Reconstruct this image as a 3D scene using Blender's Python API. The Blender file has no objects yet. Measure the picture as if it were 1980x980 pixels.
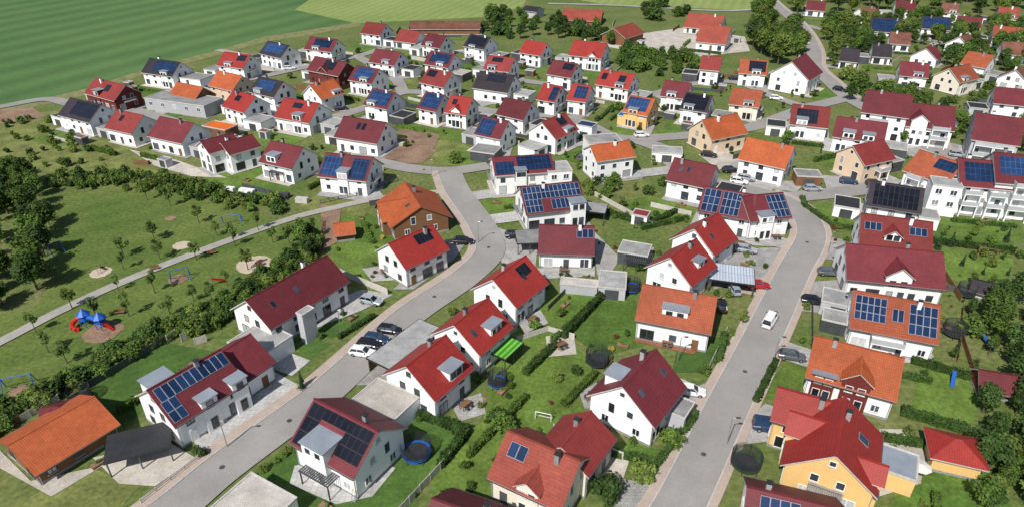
import bpy, bmesh, math, random
from mathutils import Vector, Matrix
R=random.Random(11)
S=bpy.context.scene; COL=S.collection
H=72.0; P=math.radians(30.2); F=1320.0
SP,CP=math.sin(P),math.cos(P)
def gp(x,y,z=0.0):
    u=(x-990)/F; v=(y-490)/F; t=(H-z)/(SP+v*CP)
    return (u*t, t*(CP-v*SP))
def px(X,Y,z=0.0):
    d=Y*CP+(H-z)*SP; vv=((H-z)*CP-Y*SP)/d
    return (990+F*X/d, 490+F*vv)
# ---------- materials
MAT={}
def nm(name,c,rough=.85,v=.25,sc=.3,v2=.2,sc2=4,rnd=0,c2=None,tile=None,spec=.3,tr=0,wave=None,objc=False,metal=0,bump=0,tc3=(1.05,.93,.66)):
    m=bpy.data.materials.new(name); m.use_nodes=True; nt=m.node_tree; N=nt.nodes; K=nt.links
    b=N['Principled BSDF']; b.inputs['Roughness'].default_value=rough; b.inputs['Specular IOR Level'].default_value=spec; b.inputs['Metallic'].default_value=metal
    geo=N.new('ShaderNodeNewGeometry'); tc=N.new('ShaderNodeTexCoord')
    vec=tc.outputs['Object'] if objc else geo.outputs['Position']
    n1=N.new('ShaderNodeTexNoise'); n1.inputs['Scale'].default_value=sc; n1.inputs['Detail'].default_value=6; n1.inputs['Roughness'].default_value=.62
    n2=N.new('ShaderNodeTexNoise'); n2.inputs['Scale'].default_value=sc2; n2.inputs['Detail'].default_value=3
    K.new(vec,n1.inputs['Vector']); K.new(vec,n2.inputs['Vector'])
    rp=N.new('ShaderNodeMapRange'); rp.inputs['From Min'].default_value=.32; rp.inputs['From Max'].default_value=.68; K.new(n1.outputs['Fac'],rp.inputs['Value'])
    mx=N.new('ShaderNodeMix'); mx.data_type='RGBA'
    a=[q*(1-v) for q in c]; bb=c2 if c2 else [q*(1+v) for q in c]
    mx.inputs['A'].default_value=(*a,1) if not c2 else (*c,1); mx.inputs['B'].default_value=(*bb,1)
    K.new(rp.outputs['Result'],mx.inputs['Factor'])
    out=mx.outputs['Result']
    def mul(o,fac):
        vm=N.new('ShaderNodeVectorMath'); vm.operation='SCALE'; K.new(o,vm.inputs[0]); K.new(fac,vm.inputs['Scale']); return vm.outputs[0]
    r2=N.new('ShaderNodeMapRange'); r2.inputs['From Min'].default_value=.3; r2.inputs['From Max'].default_value=.7; r2.inputs['To Min'].default_value=1-v2; r2.inputs['To Max'].default_value=1+v2
    K.new(n2.outputs['Fac'],r2.inputs['Value']); out=mul(out,r2.outputs['Result'])
    if rnd:
        oi=N.new('ShaderNodeObjectInfo'); r3=N.new('ShaderNodeMapRange'); r3.inputs['To Min'].default_value=1-rnd; r3.inputs['To Max'].default_value=1+rnd
        K.new(oi.outputs['Random'],r3.inputs['Value']); out=mul(out,r3.outputs['Result'])
    if tile:
        br=N.new('ShaderNodeTexBrick'); br.offset=tile[3] if len(tile)>3 else 0; br.inputs['Scale'].default_value=1; br.inputs['Brick Width'].default_value=tile[0]; br.inputs['Row Height'].default_value=tile[1]
        br.inputs['Mortar Size'].default_value=tile[2]; br.inputs['Mortar Smooth'].default_value=.3
        for nn_,vv in zip(('Color1','Color2','Mortar'),tc3): br.inputs[nn_].default_value=(vv,vv,vv,1)
        K.new(tc.outputs['Object'],br.inputs['Vector'])
        vm=N.new('ShaderNodeVectorMath'); vm.operation='MULTIPLY'; K.new(out,vm.inputs[0]); K.new(br.outputs['Color'],vm.inputs[1]); out=vm.outputs[0]
    if wave:
        w=N.new('ShaderNodeTexWave'); w.inputs['Scale'].default_value=wave[1]; w.inputs['Distortion'].default_value=.6; w.inputs['Detail'].default_value=2; w.inputs['Detail Scale'].default_value=.2
        mp=N.new('ShaderNodeMapping'); mp.inputs['Rotation'].default_value=(0,0,math.radians(wave[0])); K.new(vec,mp.inputs['Vector']); K.new(mp.outputs['Vector'],w.inputs['Vector'])
        r4=N.new('ShaderNodeMapRange'); r4.inputs['To Min'].default_value=1-wave[2]; r4.inputs['To Max'].default_value=1+wave[2]; K.new(w.outputs['Fac'],r4.inputs['Value']); out=mul(out,r4.outputs['Result'])
    K.new(out,b.inputs['Base Color'])
    if bump:
        bp=N.new('ShaderNodeBump'); bp.inputs['Strength'].default_value=bump; bp.inputs['Distance'].default_value=.1; K.new(n2.outputs['Fac'],bp.inputs['Height']); K.new(bp.outputs['Normal'],b.inputs['Normal'])
    if tr:
        t=N.new('ShaderNodeBsdfTranslucent'); K.new(out,t.inputs['Color']); ms=N.new('ShaderNodeMixShader'); ms.inputs[0].default_value=tr
        K.new(b.outputs[0],ms.inputs[1]); K.new(t.outputs[0],ms.inputs[2]); K.new(ms.outputs[0],N['Material Output'].inputs['Surface'])
    MAT[name]=m; return m
T=(.30,.36,.03)  # roof tile grid; dark mortar lines paint tile-row shadows into the roof colour
nm('roof_dr',(.140,.024,.030),.6,.14,.25,.09,1.5,.22,tile=T,spec=.3)
nm('roof_mr',(.215,.034,.030),.6,.14,.25,.09,1.5,.20,tile=T,spec=.3)
nm('roof_r',(.31,.033,.026),.55,.10,.25,.08,1.5,.12,tile=T,spec=.3)
nm('roof_o',(.38,.092,.032),.65,.14,.25,.10,1.5,.14,tile=T,spec=.25)
nm('roof_ob',(.31,.082,.040),.7,.14,.25,.10,1.5,.12,tile=T,spec=.2)
nm('roof_s',(.29,.066,.046),.7,.14,.25,.10,1.5,.10,tile=T,spec=.2)
nm('roof_k',(.037,.029,.035),.5,.2,.5,.12,3,.1,tile=T)
nm('roof_b',(.17,.072,.048),.8,.3,.3,.2,2,.15,tile=T)
nm('trim',(.5,.48,.45),.7,.1); nm('wood',(.19,.095,.045),.8,.12,.6,.08,3); nm('redwood',(.15,.028,.022),.8,.06)
nm('wall_w',(.85,.85,.84),.9,.04,.4,.03,2,.03); nm('wall_c',(.77,.70,.59),.9,.05,.4,.04,2,.03)
nm('wall_y',(.74,.48,.19),.9,.06,.4,.04); nm('wall_be',(.70,.54,.38),.9,.06,.4,.04); nm('wall_g',(.44,.45,.47),.9,.06,.4,.04,2,.1)
nm('plinth',(.27,.27,.27),.9,.1)
nm('flat',(.27,.27,.265),.9,.25,.4,.15,4,.25); nm('gravelroof',(.42,.39,.35),.95,.2,.5,.2,8,.15); nm('zinc',(.36,.40,.44),.4,.15,.3,.05,3,.1,metal=.4)
nm('dark',(.03,.031,.034),.6,.2); nm('anth',(.07,.075,.08),.5,.2,.5,.1,3,.2); nm('white',(.78,.78,.78),.5,.03)
nm('sheet',(.50,.56,.64),.45,.06,.4,.04,2,tile=(.55,12,.07),tc3=(1.05,.9,.45))
nm('glass',(.035,.045,.06),.06,.5,.3,.3,2,.8,spec=.8); nm('blind',(.42,.43,.44),.35,.1,.3,.1,2,.35,spec=.5)
nm('pv_b',(.013,.033,.088),.16,.2,.5,.1,3,.3,spec=.5,tile=(.16,.16,.008)); nm('pv_k',(.010,.011,.018),.16,.2,.5,.1,3,.25,spec=.5,tile=(.16,.16,.006))
nm('pvarr_b',(.014,.032,.082),.2,.25,.5,.1,3,.5,spec=.5,tile=(1.04,1.7,.05),tc3=(1.15,.85,2.6)); nm('pvarr_k',(.012,.013,.02),.2,.2,.5,.1,3,.25,spec=.5,tile=(1.04,1.7,.05),tc3=(1.1,.9,2.2))
nm('pvframe',(.40,.42,.46),.4,.05)
nm('road',(.285,.27,.255),.9,.12,.12,.06,3); nm('side',(.42,.34,.285),.9,.08,.3,.08,3,tile=(.8,.8,.02),tc3=(1.03,.96,.85)); nm('kerb',(.46,.45,.43),.9,.1)
nm('pave_a',(.41,.40,.385),.9,.16,.4,.12,3,.14,tile=(.8,.8,.05),tc3=(1.05,.9,.75)); nm('pave_b',(.34,.33,.315),.9,.18,.4,.12,3,.14,tile=(.8,.5,.04,.5),tc3=(1.08,.86,.7)); nm('pave_c',(.46,.42,.365),.95,.2,.3,.15,4,.1)
nm('path',(.34,.32,.285),.95,.15,.2,.1,3); nm('sand',(.48,.40,.30),.95,.12,.5,.1,4); nm('soil',(.24,.155,.105),.95,.3,.2,.2,2,bump=.5); nm('deck',(.24,.10,.05),.7,.2,.3,.1,3,wave=(0,1.2,.15))
nm('lawn_a',(.078,.142,.022),.95,.32,.18,.28,1.6,.14,bump=.5); nm('lawn_b',(.105,.165,.028),.95,.30,.18,.28,1.6,.14,bump=.5); nm('lawn_c',(.150,.168,.048),.95,.35,.22,.28,1.6,.12,bump=.5); nm('lawn_d',(.062,.122,.022),.95,.25,.15,.22,2.0,.1,wave=(56,.15,.06),bump=.3)
nm('ground',(.078,.128,.024),.95,0,.06,.32,1.1,c2=(.160,.170,.058),bump=.5)
nm('meadow',(.070,.122,.021),.95,0,.06,.28,1.4,c2=(.130,.165,.038),wave=(56,.05,.06),bump=.5)
nm('crop',(.058,.128,.036),.9,0,.010,.08,.4,c2=(.092,.168,.050),wave=(28,.018,.13))
nm('crop2',(.19,.25,.07),.9,0,.02,.10,.5,c2=(.25,.30,.095),wave=(20,.06,.07)); nm('verge',(.19,.19,.08),.95,.3,.3,.2,2)
nm('leaf_a',(.098,.165,.030),.7,.45,.6,.4,3,.34,tr=.28,spec=.2); nm('leaf_b',(.052,.098,.022),.7,.4,.6,.4,3,.30,tr=.22,spec=.2); nm('leaf_c',(.150,.205,.044),.7,.35,.6,.35,3,.25,tr=.3,spec=.2); nm('leaf_d',(.032,.066,.026),.75,.3,.6,.3,3,.2,tr=.1,spec=.2)
nm('leaf_y',(.110,.175,.038),.7,.3,.6,.3,3,.28,tr=.33,spec=.2); nm('leaf_r',(.16,.05,.03),.7,.35,.6,.35,3,.25,tr=.2); nm('blossom',(.55,.42,.10),.7,.35,.6,.35,3,.4,tr=.2); nm('bark',(.11,.08,.055),.9,.3,2)
for n,c in dict(car_w=(.78,.78,.78),car_k=(.015,.016,.02),car_s=(.32,.35,.38),car_r=(.40,.01,.012),car_b=(.02,.045,.10),car_g=(.10,.11,.12)).items(): nm(n,c,.25,.02,spec=.6)
nm('tyre',(.015,.015,.015),.8,.1); nm('blue',(.015,.10,.42),.45,.1); nm('red',(.50,.02,.015),.45,.1); nm('yellow',(.7,.5,.03),.5,.1); nm('green',(.11,.36,.04),.5,.1,wave=(33,.34,.5)); nm('steel',(.4,.4,.42),.35,.1,metal=.6); nm('net',(.03,.035,.04),.8,.1); nm('lampglass',(.75,.75,.7),.3,.02); nm('orange',(.65,.14,.01),.5,.1); nm('fencew',(.50,.47,.43),.8,.12); nm('canvas',(.70,.66,.58),.8,.06)
# ---------- mesh builder
class MB:
    def __init__(s): s.v=[]; s.f=[]; s.m=[]
    def poly(s,pts,m=0):
        b=len(s.v); s.v+=[tuple(p) for p in pts]; s.f.append(tuple(range(b,b+len(pts)))); s.m.append(m)
    def box(s,x0,x1,y0,y1,z0,z1,m=0):
        P8=[(x,y,z) for z in (z0,z1) for x,y in ((x0,y0),(x1,y0),(x1,y1),(x0,y1))]
        b=len(s.v); s.v+=P8
        for q in ((3,2,1,0),(4,5,6,7),(0,1,5,4),(1,2,6,5),(2,3,7,6),(3,0,4,7)): s.f.append(tuple(b+i for i in q)); s.m.append(m)
    def tube(s,a,b_,r0,r1=None,n=6,m=0):
        r1=r0 if r1 is None else r1; a=Vector(a); b_=Vector(b_); d=(b_-a).normalized(); u=d.orthogonal().normalized(); w=d.cross(u); o=len(s.v)
        for p,r in ((a,r0),(b_,r1)):
            for i in range(n):
                t=2*math.pi*i/n; s.v.append(tuple(p+(u*math.cos(t)+w*math.sin(t))*r))
        for i in range(n): j=(i+1)%n; s.f.append((o+i,o+j,o+n+j,o+n+i)); s.m.append(m)
        s.f.append(tuple(o+i for i in reversed(range(n)))); s.f.append(tuple(o+n+i for i in range(n))); s.m+=[m,m]
    def loft(s,secs,m=0):
        o=len(s.v); n=len(secs[0])
        for q in secs: s.v+=[tuple(p) for p in q]
        for k in range(len(secs)-1):
            for i in range(n): j=(i+1)%n; s.f.append((o+k*n+i,o+k*n+j,o+(k+1)*n+j,o+(k+1)*n+i)); s.m.append(m)
        s.f.append(tuple(o+i for i in reversed(range(n)))); e=o+(len(secs)-1)*n; s.f.append(tuple(e+i for i in range(n))); s.m+=[m,m]
    def data(s,name,mats):
        me=bpy.data.meshes.new(name); me.from_pydata(s.v,[],s.f)
        for k in mats: me.materials.append(MAT[k])
        me.polygons.foreach_set('material_index',s.m); me.update(); return me
    def build(s,name,mats,parent=None):
        if isinstance(mats,str): mats=[mats]
        return ob(name,s.data(name,mats),parent)
def ob(name,data,parent=None,loc=None,rot=None,scale=None):
    o=bpy.data.objects.new(name,data); COL.objects.link(o)
    if parent: o.parent=parent
    if loc: o.location=loc
    if rot is not None: o.rotation_euler=rot if isinstance(rot,tuple) else (0,0,rot)
    if scale: o.scale=scale
    return o
def tag(o,label,cat,group=None,kind=None):
    if kind: o['kind']=kind; return o
    o['label']=label; o['category']=cat
    if group: o['group']=group
    return o
def thing(name,label,cat,x,y,z=0,rot=0,group=None):
    o=bpy.data.objects.new(name,None); COL.objects.link(o); o.location=(x,y,z); o.rotation_euler=(0,0,rot); o.empty_display_size=.5
    return tag(o,label,cat,group)
def copy_tree(o,kids,parent=None):
    c=o.copy(); COL.objects.link(c)
    if parent: c.parent=parent
    for ch in kids.get(o.name,[]): copy_tree(ch,kids,c)
    return c
def kidmap(root):
    m={}
    def rec(o):
        m[o.name]=list(o.children)
        for c in o.children: rec(c)
    rec(root); return m
# ---------- world, sun, camera
w=bpy.data.worlds.new('World'); S.world=w; w.use_nodes=True; nt=w.node_tree
sky=nt.nodes.new('ShaderNodeTexSky'); sky.sky_type='NISHITA'; sky.sun_disc=False
EL=math.radians(47); sx,sy=-.50,-.87
sky.sun_elevation=EL; sky.sun_rotation=math.atan2(sx,sy); nt.links.new(sky.outputs[0],nt.nodes['Background'].inputs[0]); nt.nodes['Background'].inputs[1].default_value=.088
l=bpy.data.lights.new('Sun','SUN'); l.energy=5.0; l.angle=math.radians(.5); l.color=(1,.96,.90); lo=bpy.data.objects.new('Sun',l); COL.objects.link(lo)
dv=Vector((sx*math.cos(EL),sy*math.cos(EL),math.sin(EL))); lo.rotation_euler=dv.to_track_quat('Z','Y').to_euler()
cam=bpy.data.cameras.new('Camera'); co=bpy.data.objects.new('Camera',cam); COL.objects.link(co); co.location=(0,0,H); co.rotation_euler=(math.pi/2-P,0,0)
cam.sensor_width=36; cam.lens=F/1980*36; cam.clip_end=6000; S.camera=co
S.view_settings.view_transform='Standard'; S.view_settings.look='None'; S.view_settings.exposure=0
# ---------- setting
def struct(o): o['kind']='structure'; return o
b=MB(); b.poly([(-3000,-500,0),(3000,-500,0),(3000,5000,0),(-3000,5000,0)]); struct(b.build('ground','ground'))
ZL=[.010]; ZP=[.10]
def area(name,pts,m,z=None,world=False):
    if z is None:
        if m.startswith(('lawn','meadow','crop','verge')): ZL[0]+=.0006; z=ZL[0]
        else: ZP[0]+=.0008; z=ZP[0]
    q=pts if world else [gp(*p) for p in pts]
    b=MB(); b.poly([(x,y,z) for x,y in q])
    me=b.data(name,[m])
    if me.polygons[0].normal.z<0: me.flip_normals()
    return struct(ob(name,me))
area('field',[(-900,330),(-300,240),(0,206),(90,190),(165,172),(290,132),(420,98),(510,72),(600,58),(690,44),(800,38),(930,30),(1010,12),(1010,-60),(900,-150),(-1500,-150),(-2500,100)],'crop',.012)
area('field',[(570,20),(690,46),(800,40),(930,34),(1010,14),(1040,-40),(900,-60),(640,-30)],'crop2',.02)
area('field',[(1060,-10),(1160,8),(1470,22),(1455,-30),(1100,-60)],'crop2',.023)
area('verge',[(0,206),(90,190),(165,172),(290,132),(420,98),(510,72),(600,58),(690,44),(700,50),(600,68),(510,82),(420,108),(290,140),(165,185),(90,202),(0,222)],'verge',.026)
ZL[0]=.03
area('meadow',[(90,380),(200,365),(330,375),(480,410),(540,425),(620,455),(560,520),(430,590),(330,640),(200,690),(60,790),(-100,830),(-100,620),(60,600),(110,540)],'meadow')
area('meadow',[(0,225),(110,215),(170,260),(260,300),(350,345),(200,345),(60,330),(0,335)],'lawn_c')
def smooth(pts,k=7):
    q=[Vector(p) for p in pts]; q=[q[0]*2-q[1]]+q+[q[-1]*2-q[-2]]; out=[]
    for i in range(1,len(q)-2):
        p0,p1,p2,p3=q[i-1:i+3]
        for j in range(k):
            t=j/k; out.append(.5*((2*p1)+(p2-p0)*t+(2*p0-5*p1+4*p2-p3)*t*t+(3*p1-p0-3*p2+p3)*t**3))
    out.append(q[-2]); return out
def offs(pts,o):
    r=[]
    for i,p in enumerate(pts):
        d=(pts[min(i+1,len(pts)-1)]-pts[max(i-1,0)]).normalized(); r.append((p.x-d.y*o,p.y+d.x*o))
    return r
def ribbon(name,pts,o0,o1,z,m,z0=None,side=None):
    A,B=offs(pts,o0),offs(pts,o1); b=MB()
    for i in range(len(A)-1):
        b.poly([(*A[i],z),(*A[i+1],z),(*B[i+1],z),(*B[i],z)] if o0<o1 else [(*B[i],z),(*B[i+1],z),(*A[i+1],z),(*A[i],z)])
        if z0 is not None:
            for Q in (A,B): b.poly([(*Q[i],z0),(*Q[i+1],z0),(*Q[i+1],z),(*Q[i],z)],1)
    return struct(b.build(name,[m] if z0 is None else [m,side or 'kerb']))
ROADS=[]; zr=[.22]
def road(pix,wd,sl=0,sr=0,name='road',m='road',rng=None):
    pts=smooth([gp(*p) for p in pix]); zr[0]+=.003
    ribbon(name,pts,wd/2,-wd/2,zr[0],m); ROADS.append((pts,wd/2+max(sl,sr)))
    sp=pts if rng is None else pts[int(len(pts)*rng[0]):int(len(pts)*rng[1])]
    if sl: ribbon('kerb',sp,wd/2+.15,wd/2,.33,'kerb',.1); ribbon('pavement',sp,wd/2+.15+sl,wd/2+.15,.325,'side',.1)
    if sr: ribbon('kerb',sp,-wd/2,-wd/2-.15,.33,'kerb',.1); ribbon('pavement',sp,-wd/2-.15,-wd/2-.15-sr,.325,'side',.1)
    return pts
road([(262,1040),(350,975),(440,900),(610,775),(690,705),(795,610),(900,538),(948,487),(935,442),(908,402),(884,368),(868,330)],6.2,1.6,0)
road([(690,300),(740,316),(800,328),(868,332),(945,322)],5)
road([(1260,1060),(1315,975),(1400,800),(1480,640),(1535,525),(1568,460),(1552,415),(1505,385),(1440,368),(1370,350),(1310,322),(1280,290),(1222,268)],6,1.3,1.1,rng=(0,.62))
road([(1075,225),(1130,240),(1175,262),(1222,270),(1290,266),(1340,262),(1440,250),(1500,232),(1560,210),(1640,190)],5.5)
road([(1505,385),(1600,376),(1700,366),(1770,372)],5.5)
road([(1470,-20),(1500,12),(1545,50),(1572,95),(1575,130),(1605,160),(1640,190),(1700,225),(1760,268),(1840,300)],6,1.4,0)
road([(1560,50),(1620,66),(1700,72),(1800,80)],4.5)
road([(-60,216),(0,208),(90,193),(150,205),(250,212),(330,186),(420,168),(560,138),(690,110),(740,95)],4.5)
road([(250,212),(330,235),(420,262),(500,245),(600,238),(700,212),(780,180),(860,188),(940,215),(1075,225)],5)
road([(690,110),(760,150),(780,180)],4.5); road([(900,100),(985,150),(1100,168),(1240,185),(1330,165),(1420,160),(1500,190),(1560,210)],4.5)
road([(420,98),(560,120),(690,110)],3.5,m='path'); road([(1060,8),(1200,12),(1400,22),(1500,14)],3.5,m='path')
pathp=smooth([gp(*p) for p in [(-120,720),(0,662),(110,605),(240,545),(400,482),(560,425),(660,400),(745,383),(850,372)]])
ribbon('path',pathp,1.2,-1.2,.21,'path'); ROADS.append((pathp,1.3))
def roaddist(x,y):
    best=1e9; bp=None
    for pts,hw in ROADS:
        for i in range(0,len(pts)-1,1):
            a,b_=pts[i],pts[i+1]; dx,dy=b_.x-a.x,b_.y-a.y; t=max(0,min(1,((x-a.x)*dx+(y-a.y)*dy)/(dx*dx+dy*dy+1e-9)))
            qx,qy=a.x+dx*t,a.y+dy*t; d=math.hypot(x-qx,y-qy)-hw
            if d<best: best=d; bp=(qx,qy)
    return best,bp
for i,(x,y) in enumerate([(430,905),(560,815),(700,690),(840,575),(945,480),(1360,880),(1440,720),(1500,605),(1560,470),(820,330)]):
    X,Y=gp(x,y); b=MB(); b.poly([(X+.38*math.cos(k*.5236),Y+.38*math.sin(k*.5236),.268) for k in range(12)]); struct(b.build('manhole_cover','anth'))
for nme,m,pts in [
 ('driveway','pave_a',[(395,890),(372,848),(455,760),(505,705),(592,752),(560,790)]),('driveway','pave_a',[(505,705),(555,680),(600,697),(565,727)]),
 ('driveway','pave_c',[(230,935),(180,885),(320,850),(378,885),(300,940)]),('driveway','pave_c',[(0,905),(100,960),(200,900),(60,930),(0,870)]),
 ('driveway','pave_b',[(680,700),(760,625),(860,640),(790,720),(735,745),(640,745)]),('driveway','pave_a',[(585,660),(610,635),(700,600),(760,570),(700,560),(660,575)]),
 ('driveway','pave_b',[(960,440),(1040,470),(1035,520),(985,530),(965,500)]),('patio','pave_a',[(570,900),(700,880),(765,905),(720,960),(650,975),(560,935)]),
 ('driveway','pave_b',[(1300,770),(1375,735),(1400,760),(1340,800),(1290,840)]),('driveway','pave_b',[(1200,925),(1290,940),(1260,980),(1180,980)]),('driveway','pave_c',[(1100,890),(1170,860),(1220,880),(1200,940),(1120,930)]),
 ('patio','deck',[(1240,640),(1380,655),(1340,685),(1225,660)]),('patio','pave_c',[(1055,650),(1110,650),(1115,685),(1060,690)]),('driveway','side',[(1440,530),(1500,530),(1480,575),(1425,565)]),
 ('driveway','pave_b',[(1380,500),(1470,480),(1530,480),(1500,530),(1380,560)]),('driveway','pave_b',[(1420,830),(1480,780),(1530,800),(1520,850),(1430,860)]),('driveway','pave_b',[(1500,690),(1520,660),(1580,680),(1560,710)]),('driveway','pave_b',[(1540,600),(1570,545),(1640,540),(1620,610)]),('driveway','pave_b',[(1590,500),(1610,460),(1660,470),(1640,510)]),
 ('driveway','pave_c',[(1700,830),(1760,830),(1790,880),(1780,935),(1700,960)]),('yard','pave_c',[(1195,72),(1320,55),(1440,72),(1450,100),(1340,112),(1215,98)]),('yard','pave_c',[(250,290),(340,310),(440,345),(370,342),(300,322)]),
 ('yard','pave_c',[(420,130),(560,118),(610,128),(520,140)]),('yard','soil',[(735,256),(800,250),(850,262),(842,285),(800,316),(735,306),(720,292)]),('yard','soil',[(760,302),(800,292),(830,286),(845,292),(815,318),(770,316)]),('yard','pave_b',[(300,200),(340,195),(430,215),(400,232)]),('driveway','pave_b',[(1400,322),(1430,310),(1500,350),(1560,352),(1540,372),(1440,362)]),
 ('yard','soil',[(0,215),(60,208),(90,225),(40,240),(0,240)]),('patio','pave_a',[(700,520),(770,510),(790,540),(720,545)]),('driveway','pave_b',[(760,560),(860,470),(905,465),(880,500),(800,560)]),('patio','pave_b',[(1120,760),(1160,735),(1180,790),(1130,790)]),('patio','pave_b',[(870,780),(930,760),(940,800),(890,815)]),('yard','soil',[(620,395),(660,405),(650,470),(625,485)]),('driveway','pave_b',[(1150,450),(1200,500),(1160,560),(1150,500)]),
 ('driveway','pave_c',[(1350,300),(1400,290),(1430,310),(1390,330)]),('driveway','pave_b',[(1590,340),(1680,345),(1770,350),(1770,368),(1600,372)]),('yard','pave_b',[(1720,250),(1850,280),(1900,300),(1800,325),(1740,290)]),('patio','pave_a',[(1640,690),(1800,680),(1810,700),(1660,705)]),('patio','pave_b',[(1030,520),(1150,515),(1150,535),(1040,540)]),
 ('patio','pave_a',[(1000,620),(1045,600),(1060,625),(1015,645)]),('patio','pave_b',[(1225,470),(1265,480),(1250,520),(1205,510)]),('patio','pave_a',[(1440,455),(1510,455),(1500,478),(1440,475)])]: area(nme,pts,m)
for m,pts in [('lawn_d',[(170,750),(320,662),(420,680),(300,770),(240,830)]),('lawn_d',[(600,640),(660,590),(720,610),(640,655)]),('lawn_d',[(558,660),(590,648),(640,665),(600,695)]),
 ('lawn_d',[(460,935),(560,860),(700,870),(790,810),(890,835),(790,985),(500,985)]),('lawn_b',[(640,475),(745,450),(770,480),(700,510),(720,560),(640,500)]),('lawn_c',[(40,870),(100,800),(120,850),(0,930)]),('lawn_c',[(0,985),(180,905),(270,940),(230,985)]),
 ('lawn_b',[(960,700),(1050,560),(1120,560),(1165,580),(1100,660),(1160,700),(1120,770),(1000,830),(930,830)]),('lawn_a',[(1095,640),(1160,575),(1230,580),(1240,670),(1160,690)]),('lawn_a',[(1170,385),(1240,370),(1320,400),(1240,430)]),('lawn_b',[(830,900),(960,790),(1120,780),(1150,830),(980,960),(840,985)]),
 ('lawn_b',[(1560,400),(1640,390),(1660,430),(1600,440)]),('lawn_a',[(1820,390),(1960,440),(1960,480),(1800,460)]),('lawn_b',[(1810,480),(1960,500),(1950,560),(1830,540)]),('lawn_b',[(1780,700),(1900,740),(1880,820),(1760,790)]),('lawn_a',[(1760,910),(1930,910),(1960,985),(1720,985)]),
 ('lawn_c',[(800,290),(870,265),(935,300),(900,322),(820,318)]),('lawn_a',[(400,345),(520,355),(540,385),(430,375)]),('lawn_a',[(1170,850),(1290,870),(1250,920),(1170,890)]),('lawn_d',[(1310,660),(1400,650),(1370,720),(1300,720)]),('lawn_b',[(1460,770),(1520,700),(1570,710),(1540,770)]),('lawn_a',[(690,400),(740,430),(770,470),(700,470),(640,440)]),('lawn_a',[(1110,560),(1150,570),(1130,620),(1085,640)])]: area('lawn',pts,m)
# ---------- foliage
def crown(seed,rad,ht,zb,n,leaf,nb,mat,dense=.55,cone=False):
    r=random.Random(seed); b=MB(); bl=[]
    for i in range(nb):
        if cone:
            t=(i+.5)/nb; z=zb+ht*t; q=rad*(1-t)*.55; a=r.uniform(0,6.28); bl.append((q*math.cos(a)*.6,q*math.sin(a)*.6,z,max(rad*(1-t)*.75,rad*.12)))
        else:
            a=r.uniform(0,6.28); t=r.random()**.5; ph=r.uniform(-.8,1); k=math.sqrt(max(0,1-ph*ph*.8)); q=rad*.66*t*k
            bl.append((q*math.cos(a),q*math.sin(a),zb+ht*.5+ph*ht*.36,rad*r.uniform(.24,.48)))
    for x,y,z,q in bl:
        k=q*dense; o=[Vector(v).normalized() for v in ((1,0,0),(-1,0,0),(0,1,0),(0,-1,0),(0,0,1),(0,0,-1))]; pts=[(x+v.x*k,y+v.y*k,z+v.z*k) for v in o]
        for f in ((0,2,4),(2,1,4),(1,3,4),(3,0,4),(2,0,5),(1,2,5),(3,1,5),(0,3,5)): b.poly([pts[i] for i in f],0)
    for i in range(n):
        x,y,z,q=r.choice(bl); d=Vector((r.gauss(0,1),r.gauss(0,1),r.gauss(.25,1))).normalized(); p=Vector((x,y,z))+d*q*r.uniform(.6,1.15)
        nn=(d+Vector((r.gauss(0,.5),r.gauss(0,.5),r.gauss(.45,.5)))).normalized(); u=nn.orthogonal().normalized(); w_=nn.cross(u); a=r.uniform(0,6.28); u2=u*math.cos(a)+w_*math.sin(a); w2=nn.cross(u2); s=leaf*r.uniform(.6,1.3)
        b.poly([p-u2*s,p-w2*s*.7,p+u2*s,p+w2*s*.7],0)
    return b.data('crown',[mat])
def trunk(seed,h,r0,spread,top):
    r=random.Random(seed); b=MB(); b.tube((0,0,-.1),(0,0,h),r0,r0*.55,7)
    for i in range(5):
        a=i*1.26+r.random(); b.tube((0,0,h*r.uniform(.75,1)),(spread*math.cos(a),spread*math.sin(a),top*r.uniform(.75,1)),r0*.45,r0*.12,5)
    b.tube((0,0,h),(r.uniform(-.1,.1),0,top),r0*.55,r0*.15,5)
    return b.data('trunk',['bark'])
TP={}
for k,mat in enumerate(('leaf_a','leaf_b','leaf_c')):
    for s in range(2):
        TP['S',k,s]=(crown(10+k*5+s,1.35,3.0,1.3,650,.17,12,mat),trunk(s,1.5,.09,.5,2.8),4.2)
        TP['M',k,s]=(crown(40+k*5+s,2.7,5.0,1.8,1400,.27,20,mat),trunk(9+s,2.2,.2,1.2,5),6.8)
        TP['L',k,s]=(crown(70+k*5+s,4.4,8.5,2.5,2600,.38,30,mat),trunk(19+s,3.2,.35,2.2,8.5),11)
        TP['B',k,s]=(crown(90+k*5+s,.95,1.4,-.1,420,.13,10,mat),None,1.5)
        TP['Q',k,s]=(crown(120+k*5+s,1.8,2.6,-.1,800,.21,15,mat),None,2.7)
TP['C',0,0]=(crown(200,1.3,5.2,.2,1100,.18,12,'leaf_d',cone=True),trunk(3,1.5,.12,.2,4.5),5.4); TP['C',0,1]=(crown(201,1.6,6.5,.2,1300,.2,14,'leaf_d',cone=True),trunk(4,1.5,.15,.2,5.5),6.7)
TP['Y',0,0]=(crown(300,.85,2.6,1.4,360,.14,9,'leaf_y',.25),trunk(5,1.8,.08,.4,3.5),4); TP['Y',0,1]=(crown(301,1.05,2.8,1.3,440,.15,10,'leaf_y',.25),trunk(6,1.8,.09,.5,3.7),4.2)
for s in range(2): TP['B',3,s]=(crown(310+s,.9,1.3,-.05,420,.13,9,'leaf_r'),None,1.4); TP['B',4,s]=(crown(320+s,.8,1.1,-.05,380,.12,9,'blossom'),None,1.2)
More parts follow.
